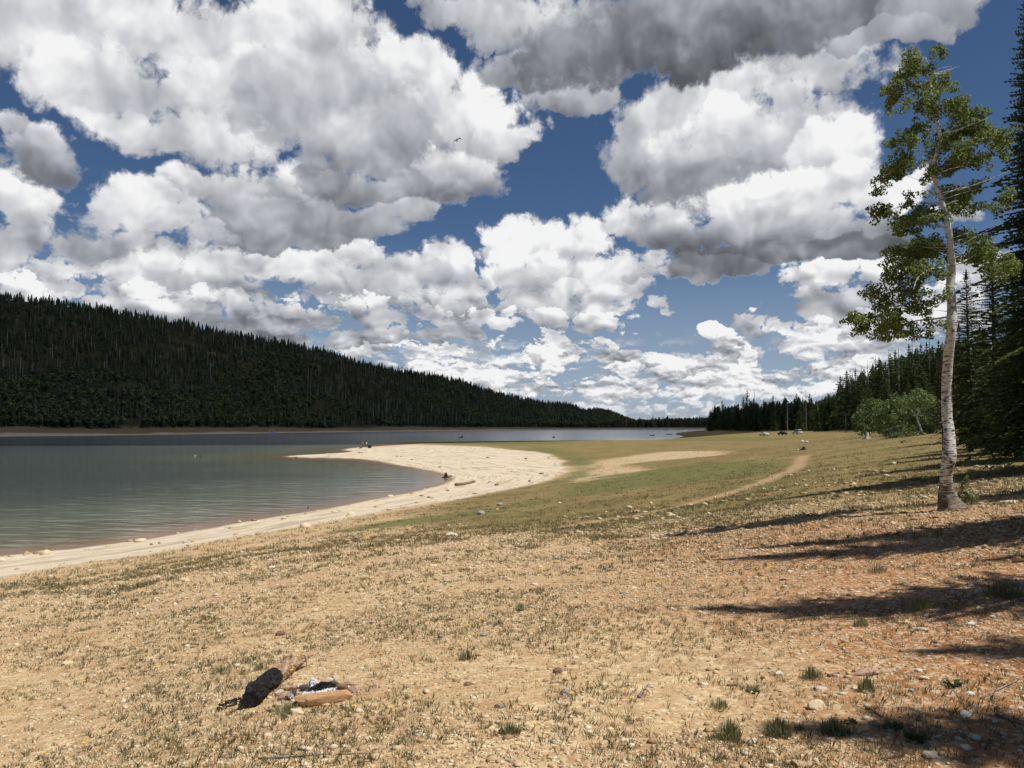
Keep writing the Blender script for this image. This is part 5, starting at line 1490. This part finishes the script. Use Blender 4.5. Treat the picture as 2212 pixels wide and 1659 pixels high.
# ------------------------------------------------------------------ cars by the far wood
def car(px, py, L, H, suv, label, mat=M_WHITE):
    g = ground_at(px, py); g.z = hz(g.x, g.y); c = empty('parked_car', g, R(100))
    W = 1.85; st = [(-L / 2, .55, .95), (-L / 2 + .1, .35, 1.0 if suv else .95), (-L * .18, .35, 1.05), (L * .22, .35, 1.0), (L * .40, .35, .88), (L / 2, .42, .70)]
    V, F = [], []
    for x, z0, z1 in st:
        V += [(x, -W / 2 * .95, z0), (x, W / 2 * .95, z0), (x, W / 2, (z0 + z1) / 2), (x, W / 2 * .92, z1), (x, -W / 2 * .92, z1), (x, -W / 2, (z0 + z1) / 2)]
    for i in range(len(st) - 1):
        for j in range(6): F.append((i * 6 + j, i * 6 + (j + 1) % 6, i * 6 + 6 + (j + 1) % 6, i * 6 + 6 + j))
    F.append((5, 4, 3, 2, 1, 0)); n_2 = len(V); F.append(tuple(range(n_2 - 6, n_2)))
    obj('body', mesh('body', V, F, [mat], True), c)
    x0, x1 = (-L * .46, L * .14) if suv else (-L * .34, L * .12)
    def frus(z0, z1, xa0, xa1, xb0, xb1, w0, w1): return ([(xa0, -w0, z0), (xa1, -w0, z0), (xa1, w0, z0), (xa0, w0, z0), (xb0, -w1, z1), (xb1, -w1, z1), (xb1, w1, z1), (xb0, w1, z1)], [(3, 2, 1, 0), (4, 5, 6, 7), (0, 1, 5, 4), (1, 2, 6, 5), (2, 3, 7, 6), (3, 0, 4, 7)])
    obj('windows', mesh('windows', *frus(.98, H - .1, x0, x1 + .45, x0 + .18, x1 - .15, W * .45, W * .38), [M_GLASS]), c)
    obj('roof', mesh('roof', *frus(H - .1, H, x0 + .15, x1 - .12, x0 + .25, x1 - .25, W * .39, W * .36), [mat]), c)
    for wx in (-L * .31, L * .31):
        for sg in (-1, 1):
            V, F = tube([(wx, sg * (W / 2 - .22), .33), (wx, sg * (W / 2 - .01), .33)], [.33, .33], 16)
            wh = obj('wheel', mesh('wheel', V, F, [M_DARKP], True), c)
            V, F = tube([(wx, sg * (W / 2 - .01), .33), (wx, sg * (W / 2 + .01), .33)], [.19, .17], 12); obj('rim', mesh('rim', V, F, [M_WHITE]), wh)
    for sg in (-1, 1): obj('headlight', MB().add(*box((L / 2 - .06, sg * .68, .68), (.1, .3, .12))).build('headlight', [M_WFEATH]), c)
    return tag(c, label, 'car')
car(1650, 941.5, 4.5, 1.4, False, 'low white car parked on the meadow before the far wood, left of the taller one')
car(1722, 938.0, 4.6, 1.75, True, 'taller white car parked by the far wood, right of the low one')
car(1690, 940.0, 4.5, 1.5, False, 'dark car parked between the two white ones', M_DARKP)

# ------------------------------------------------------------------ two people fishing from the spit
M_SKIN = plain('skin', (0.45, 0.28, 0.20), (0.52, 0.34, 0.25), 4.0, 0.6, 0)
M_HAIR = plain('hair', (0.03, 0.02, 0.015), (0.06, 0.04, 0.03), 9.0, 0.7, 0)
M_SHIRTW = plain('white_shirt', (0.72, 0.72, 0.72), (0.8, 0.8, 0.8), 4.0, 0.9, 0)
M_SHIRTD = plain('maroon_shirt', (0.10, 0.05, 0.07), (0.15, 0.08, 0.10), 4.0, 0.9, 0)
M_SHORT = plain('black_shorts', (0.012, 0.012, 0.014), (0.02, 0.02, 0.022), 4.0, 0.9, 0)
def skinned(name, pts, edges, rad, mat, parent, sub=1):
    me = bpy.data.meshes.new(name); me.from_pydata([tuple(p) for p in pts], edges, []); me.update(); me.materials.append(mat)
    o = obj(name, me, parent)
    md = o.modifiers.new('skin', 'SKIN'); md.use_smooth_shade = True
    sv = me.skin_vertices[0].data if me.skin_vertices else None
    if sv is None:
        bpy.context.view_layer.objects.active = o
        bm_ = bmesh.new(); bm_.from_mesh(me); bm_.verts.layers.skin.verify(); bm_.to_mesh(me); bm_.free(); sv = me.skin_vertices[0].data
    for v, r_ in zip(sv, rad): v.radius = (r_, r_) if not hasattr(r_, '__len__') else r_
    sv[0].use_root = True
    m2 = o.modifiers.new('sub', 'SUBSURF'); m2.levels = sub; m2.render_levels = sub
    return o
def person(px, py, face, bend, shirt, label, H=1.74):
    g = ground_at(px, py); r = empty('person', g, face, H / 1.74)
    # x right, y forward (the way they look), z up; bend tips the trunk forward
    hip = Vector((0, 0, .92)); cb, sb = math.cos(bend), math.sin(bend)
    def up(x, y, h): return hip + Vector((x, sb * h + cb * y, cb * h - sb * y))
    J = dict(pel=hip, wst=up(0, 0, .18), chest=up(0, .01, .38), nb=up(0, .0, .52), nk=up(0, .02, .60), hd=up(0, .05, .70), top=up(0, .04, .80),
             ls=up(-.18, 0, .48), rs=up(.18, 0, .48), le=up(-.25, .10, .22), re=up(.25, .10, .22), lw=up(-.15, .33, .20), rw=up(.15, .33, .18), lh=up(-.12, .42, .21), rh=up(.12, .42, .19),
             lhp=Vector((-.09, 0, .88)), rhp=Vector((.09, 0, .88)), lk=Vector((-.11, .03, .48)), rk=Vector((.12, .05, .48)), la=Vector((-.12, 0, .08)), ra=Vector((.14, 0, .08)), lt=Vector((-.13, .17, .03)), rt=Vector((.15, .17, .03)))
    nm = list(J); ix = {a: i for i, a in enumerate(nm)}
    E = [(ix[a], ix[b]) for a, b in [('pel','wst'),('wst','chest'),('chest','nb'),('nb','nk'),('nk','hd'),('hd','top'),('nb','ls'),('nb','rs'),('ls','le'),('rs','re'),('le','lw'),('re','rw'),('lw','lh'),('rw','rh'),
         ('pel','lhp'),('pel','rhp'),('lhp','lk'),('rhp','rk'),('lk','la'),('rk','ra'),('la','lt'),('ra','rt')]]
    RR = dict(pel=.14, wst=.125, chest=.145, nb=.09, nk=.055, hd=.095, top=.07, ls=.06, rs=.06, le=.042, re=.042, lw=.03, rw=.03, lh=.035, rh=.035, lhp=.09, rhp=.09, lk=.058, rk=.058, la=.042, ra=.042, lt=.035, rt=.035)
    skinned('body', [J[a] for a in nm], E, [RR[a] for a in nm], M_SKIN, r)
    skinned('shirt', [J['pel'] + Vector((0, 0, .03)), J['wst'], J['chest'], J['nb'], J['ls'], J['rs'], (J['ls'] + J['le']) / 2, (J['rs'] + J['re']) / 2], [(0, 1), (1, 2), (2, 3), (3, 4), (3, 5), (4, 6), (5, 7)], [.155, .145, .165, .10, .08, .08, .065, .065], shirt, r)
    skinned('shorts', [J['pel'], J['lhp'], J['rhp'], J['lk'] + Vector((0, 0, .04)), J['rk'] + Vector((0, 0, .04))], [(0, 1), (0, 2), (1, 3), (2, 4)], [.16, .11, .11, .09, .09], M_SHORT, r)
    skinned('hair', [J['hd'] + Vector((0, -.02, .03)), J['top'] + Vector((0, -.01, .02))], [(0, 1)], [.105, .085], M_HAIR, r)
    for sgn, a in ((-1, 'l'), (1, 'r')):
        skinned('shoe', [J[a + 'a'] - Vector((0, .03, .03)), J[a + 't'] + Vector((0, .03, .01))], [(0, 1)], [.055, .045], M_DARKP, r)
    return tag(r, label, 'person')
person(784, 968.0, R(15), 0.55, M_SHIRTD, 'person in a dark maroon shirt and black shorts bending forward on the spit')
person(791.5, 967.8, R(-20), 0.12, M_SHIRTW, 'person in a white shirt and black shorts standing on the spit beside a black box')
g = ground_at(798.5, 968.0)
bx_ = empty('cool_box', g, .15); tag(bx_, 'black box standing on the spit right of the two people', 'box')
obj('body', MB().add(*box((0, 0, .36), (1.0, .6, .70), .02)).build('body', [M_DARKP]), bx_); obj('lid', MB().add(*box((0, 0, .76), (1.04, .64, .1), .03)).build('lid', [M_DARKP]), bx_)
obj('handle', MB().add(*tube([(-.2, -.33, .5), (-.15, -.38, .55), (.15, -.38, .55), (.2, -.33, .5)], [.02] * 4, 6)).build('handle', [M_GLASS]), bx_)
for px_, sc_, m, lab in [(779,.9,M_DARKP,'dark bag lying left of the two people'),(774,.7,M_WFEATH,'pale bag lying furthest left of the two people')]:
    g = ground_at(px_, 967.8); me = stone_mesh(rn, 2, .45, .5, 'bag', [m], .6); tag(obj('bag', me, None, (g.x, g.y, g.z + .12), None, (.5 * sc_, .3, .4 * sc_)), lab, 'bag')
# ------------------------------------------------------------------ gravel, turf and weeds: what nobody could count
def polar(n, r0, r1, a0=-42, a1=42, power=0.0):
    u = rng.uniform(0, 1, n)
    if power == 0: r = r0 * (r1 / r0) ** u
    else:
        p = power; r = (r0 ** p + (r1 ** p - r0 ** p) * u) ** (1 / p)
    a = np.radians(rng.uniform(a0, a1, n))
    return r * np.sin(a), r * np.cos(a), r
# pebbles
OCT = np.array([(1,0,0),(0,1,0),(-1,0,0),(0,-1,0),(.25,.2,1),(.1,-.1,-1),(.7,.75,.35),(-.75,.6,.3)], float)
base_bm = bmesh.new(); bmesh.ops.create_icosphere(base_bm, subdivisions=1, radius=1.0)
IV = np.array([v.co[:] for v in base_bm.verts]); IF = np.array([[v.index for v in f.verts] for f in base_bm.faces]); base_bm.free()
def pebbles(name, n, r0, r1, smin, smax, mat, label, power=0.0, mask=None, a0=-40, a1=40):
    x, y, r = polar(n, r0, r1, a0, a1, power)
    ds = shoredist(x, y); z = height(x, y, ds)
    ok = ds > 0.1
    if mask is not None: ok &= mask(x, y, ds)
    x, y, z, r = x[ok], y[ok], z[ok], r[ok]; n = len(x)
    s = smin * (smax / smin) ** (rng.uniform(0, 1, n) ** 1.6) * np.clip(r / 9, 0.8, 3.5)
    V = IV[None] * (1 + rng.uniform(-.38, .34, (n, len(IV), 1)))
    V = V * s[:, None, None] * np.stack([rng.uniform(.8, 1.3, n), rng.uniform(.6, 1.0, n), rng.uniform(.25, .6, n)], 1)[:, None]
    th = rng.uniform(0, 6.28, n); c, sn = np.cos(th)[:, None], np.sin(th)[:, None]
    X = V[..., 0] * c - V[..., 1] * sn + x[:, None]; Y = V[..., 0] * sn + V[..., 1] * c + y[:, None]; Z = V[..., 2] + z[:, None] + s[:, None] * 0.12
    F = (IF[None] + (np.arange(n) * len(IV))[:, None, None]).reshape(-1, 3)
    me = mesh(name, np.stack([X, Y, Z], -1).reshape(-1, 3), F, [mat])
    return tag(obj(name, me), label, name, kind='stuff')
pm, k, bs = material('pebbles')
isl = k.n.new('ShaderNodeNewGeometry').outputs['Random Per Island']
cr_ = k.n.new('ShaderNodeValToRGB'); k.l.new(isl, cr_.inputs[0]); e_ = cr_.color_ramp.elements
e_[0].position = 0; e_[0].color = (0.28, 0.18, 0.11, 1); e_[1].position = 1; e_[1].color = (0.76, 0.66, 0.50, 1)
for p_, c_ in ((.18, (.42, .29, .16)), (.45, (.56, .42, .24)), (.7, (.66, .52, .32)), (.88, (.70, .59, .42))): q_ = e_.new(p_); q_.color = c_ + (1,)
k.put(bs.inputs['Base Color'], cr_.outputs[0]); bs.inputs['Roughness'].default_value = 0.9; bs.inputs['Specular IOR Level'].default_value = 0.2
gm_mask = lambda x, y, ds: rng.uniform(0, 1, len(x)) < np.clip(0.55 + 0.9 * fbm(x * .7, y * .7, 3, 410), .08, 1)
pebbles('gravel', 170000, 3.0, 28.0, 0.0060, 0.021, pm, 'tan and cream gravel covering the near shore', mask=gm_mask)
pebbles('gravel', 7000, 3.0, 40.0, 0.014, 0.048, pm, 'larger loose pebbles strewn over the near shore', mask=lambda x, y, ds: rng.uniform(0, 1, len(x)) < np.clip(0.35 + 0.9 * fbm(x * .25, y * .25, 3, 430) + 0.25 * (x > 2), .05, 1))
pebbles('beach_rubble', 9000, 38, 260, 0.035, 0.11, pm, 'small stones washed up along the water line', mask=lambda x, y, ds: (ds < 14) & (rng.uniform(0, 1, len(x)) < np.clip(0.9 - ds / 5, .12, 1) * np.clip(.5 + fbm(x * .15, y * .15, 3, 440), .05, 1)))

# grass blades in tufts
def tufts(name, x, y, nb, hmin, hmax, spread, wd, mats, label, pick=None):
    z = height(x, y); n = len(x)
    tot = n * nb
    cx = np.repeat(x, nb); cy = np.repeat(y, nb); cz = np.repeat(z, nb)
    sp = np.repeat(spread if hasattr(spread, '__len__') else np.full(n, spread), nb)
    hh = np.repeat(hmax if hasattr(hmax, '__len__') else np.full(n, hmax), nb)
    th = rng.uniform(0, 6.28, tot); q = np.sqrt(rng.uniform(0, 1, tot)) * sp
    bx = cx + np.cos(th) * q; by = cy + np.sin(th) * q
    h = hh * rng.uniform(hmin, 1.0, tot); ln = rng.uniform(0.15, 0.8, tot) * h
    dx, dy = np.cos(th), np.sin(th)
    t2 = th + rng.uniform(0.8, 2.2, tot); wx, wy = np.cos(t2), np.sin(t2)
    w0 = wd * rng.uniform(.6, 1.4, tot) * np.clip(np.repeat(np.hypot(x, y), nb) / 9, 0.7, 6)
    V = np.empty((tot, 5, 3))
    for i, (hf, lf, wf) in enumerate(((0, 0, 1), (0, 0, -1), (.55, .35, -.75), (1.0, 1.0, 0), (.55, .35, .75))):
        V[:, i, 0] = bx + dx * ln * lf + wx * w0 * wf * .5
        V[:, i, 1] = by + dy * ln * lf + wy * w0 * wf * .5
        V[:, i, 2] = cz - .004 + h * hf
    F = np.arange(tot * 5).reshape(-1, 5)
    me = mesh(name, V.reshape(-1, 3), F, mats)
    if len(mats) > 1:
        me.polygons.foreach_set('material_index', np.repeat(pick, nb).astype(np.int32))
    return tag(obj(name, me), label, 'grass', kind='stuff')
M_GR1 = foliage_mat('blades_olive', (0.165, 0.150, 0.070), (0.290, 0.250, 0.125), trans=0.3, scale=2.0)
M_GR2 = foliage_mat('blades_straw', (0.300, 0.225, 0.115), (0.440, 0.340, 0.190), trans=0.3, scale=2.0)
M_GR3 = foliage_mat('blades_green', (0.120, 0.132, 0.055), (0.205, 0.210, 0.095), trans=0.3, scale=2.0)
def grass_density(x, y):
    ds = shoredist(x, y); c = cover(x, y, ds)
    sand, green, path, red, grass, pale, wet = c
    f = np.clip(0.50 + 1.5 * fbm(x * .8, y * .8, 4, 500), 0.06, 1) * (1 - sand) * np.clip(1 - 1.3 * path, 0, 1) * (1 - .35 * pale) * (ds > 2)
    return f * np.where(red > .5, .8, 1), green, red, ds
x, y, r = polar(46000, 3.0, 36.0, -41, 41)
f, gr, rd, ds = grass_density(x, y); ok = rng.uniform(0, 1, len(x)) < f
x, y = x[ok], y[ok]; pk = rng.choice([0, 1, 2], len(x), p=[.56, .14, .30]); r_ = np.hypot(x, y)
tufts('short_grass', x, y, 9, .3, rng.uniform(.02, .07, len(x)) * np.clip(r_ / 12, .9, 1.6), rng.uniform(.012, .05, len(x)) * np.clip(r_ / 9, .8, 2.2), .0050, [M_GR1, M_GR2, M_GR3], 'sparse olive and straw coloured grass growing through the near gravel', pk)
x, y, r = polar(42000, 20.0, 150.0, -41, 41)
f, gr, rd, ds = grass_density(x, y); ok = (rng.uniform(0, 1, len(x)) < f)
x, y, gr = x[ok], y[ok], gr[ok]; pk = np.where(gr > .4, 2, rng.choice([0, 1, 2], len(x), p=[.60, .22, .18])); r_ = np.hypot(x, y)
tufts('meadow_grass', x, y, 7, .3, rng.uniform(.06, .16, len(x)), rng.uniform(.05, .20, len(x)) * np.clip(r_ / 25, .8, 3), .004, [M_GR1, M_GR2, M_GR3], 'dry olive turf of the wide meadow and its greener strips', pk)
# taller clumps and broad leaved weeds one can point at
def clump(px, py, wpx, hpx, nb, label, leafy=False, group=None):
    g = ground_at(px, py); w_ = wpx / 2 / FPX * g.y; h = hpx / FPX * g.y
    V, F = [], []
    for i in range(int(nb * (1 if leafy else .75))):
        th = rn.uniform(0, 6.28); q = rn.random() ** .7; x0 = math.cos(th) * q * w_ * .95; y0 = math.sin(th) * q * w_ * .95; th += rn.uniform(-1.6, 1.6)
        hh = h * rn.uniform(.25, 1.1) * (1 - .45 * q); out = q * w_ * rn.uniform(.2, .9); ww = (0.0022 if not leafy else 0.012) * rn.uniform(.8, 1.4)
        if leafy: hh *= .55; out = w_ * rn.uniform(.3, .9)
        c_, s_ = math.cos(th), math.sin(th); o = len(V)
        for hf, lf, wf in ((0, 0, .5), (0, 0, -.5), (.45, .22, -1), (.8, .6, -.7), (1, 1, 0), (.8, .6, .7), (.45, .22, 1)):
            V.append((x0 + c_ * out * lf - s_ * ww * wf, y0 + s_ * out * lf + c_ * ww * wf, hh * hf))
        F.append((o, o + 1, o + 2, o + 6)); F.append((o + 6, o + 2, o + 3, o + 5)); F.append((o + 5, o + 3, o + 4))
    o = obj('weed' if leafy else 'grass_clump', mesh('weed' if leafy else 'grass_clump', V, F, [M_CLUMP if not leafy else M_WEED]), None, g)
    return tag(o, label, 'weed' if leafy else 'grass clump', group)
M_CLUMP = foliage_mat('clump_blades', (0.21, 0.22, 0.10), (0.34, 0.33, 0.17), trans=0.5, scale=2.0)
M_WEED = foliage_mat('weed_leaves', (0.075, 0.105, 0.035), (0.135, 0.175, 0.062), trans=0.25)
for a in [(1574,1596,52,52,420,'tall green grass clump at the bottom, left one of three in a row'),(1680,1588,56,44,420,'dark grass clump in the shadow tip, middle one of three at the bottom'),
          (1800,1582,54,36,380,'grass clump right of the dark middle one at the bottom'),(1872,1492,36,36,260,'green grass clump growing against the pinkish slab'),
          (1755,1465,40,32,240,'green clump left of the pinkish slab'),(1860,1352,34,26,220,'dark green clump beside the ochre stone'),(1985,1318,54,34,320,'wide soft grass clump on the middle right'),
          (2170,1290,80,50,420,'large pale green grass patch at the right edge'),(1895,1238,40,30,220,'grass clump inside the lower long shadow'),(1555,1530,44,26,200,'small green clump left of the bottom row'),
          (1104,1586,46,30,240,'grey green grass clump at the bottom centre'),(1125,1318,26,20,150,'green tuft beside the rounded brown stone'),(478,1452,40,16,160,'low green tuft left of the burnt log'),
          (565,1446,30,20,160,'green tuft behind the charred half of the log'),(620,1540,50,24,220,'grey green tuft at the near foot of the log'),(1010,1425,40,26,200,'tuft right of the fire ring')]:
    clump(*a)
for a in [(1928,1572,34,30,26,'broad leaved weed at lower right, left of the lighter one'),(1975,1598,46,40,34,'light green broad leaved weed near the bottom right'),(1625,1494,30,18,20,'dark leafy weed on the gravel left of the cream stone'),
          (2060,1480,40,26,26,'leafy weed below the shade at the right'),(1835,1562,30,22,20,'leafy weed between the cream stone and the stick')]:
    clump(*a, leafy=True)
# dandelions
M_YEL = plain('yellow_petals', (0.75, 0.50, 0.02), (0.85, 0.62, 0.04), 9.0, 0.8, 0)
V, F = tube([(0, 0, 0), (.004, 0, .5), (0, 0, 1)], [.0017, .0015, .0015], 5); STEM = mesh('stem', [(a * 1.0, b, c * .055) for a, b, c in V], F, [M_GR3])
V, F = [], []
for i in range(14):
    th = i * .449; o = len(V)
    V += [(0, 0, .055), (math.cos(th - .2) * .010, math.sin(th - .2) * .010, .060), (math.cos(th) * .014, math.sin(th) * .014, .063), (math.cos(th + .2) * .010, math.sin(th + .2) * .010, .060)]; F.append((o, o + 1, o + 2, o + 3))
V2, F2 = tube([(0, 0, .052), (0, 0, .058), (0, 0, .064)], [.003, .008, .004], 8)
FLW = MB().add(V, F).add(V2, F2).build('flower', [M_YEL])
fl = [(625,1432),(630,1461),(645,1430),(556,1416),(640,1375),(808,1459),(832,1442),(822,1425),(868,1405),(1010,1362),(1040,1350),(1155,1588),(1157,1482),(1250,1398),(1255,1374),(1245,1376),(1330,1276),(1395,1268),(1408,1262),(1430,1270),
      (1640,1250),(1655,1262),(1668,1240),(1690,1275),(1775,1355),(1820,1408),(1884,1437),(1700,1397),(1708,1418),(1655,1440),(2085,1298),(2133,1305),(1580,1353),(1600,1316),(325,1350),(340,1455),(180,1620),(345,1590),(705,1590),(765,1545),
      (845,1548),(1290,1372),(1350,1500),(1235,1520),(1450,1450),(1010,1400),(180,1485),(95,1640),(1480,1330),(1520,1290)]
for i, (a, b) in enumerate(fl):
    g = ground_at(a, b + 4); e = empty('dandelion', g, rn.uniform(0, 6), rn.uniform(.8, 1.3) * max(1, g.y / 7))
    obj('stem', STEM, e); obj('flower', FLW, e)
    tag(e, 'small yellow dandelion flower standing in the gravel', 'flower', 'yellow dandelions in the gravel')
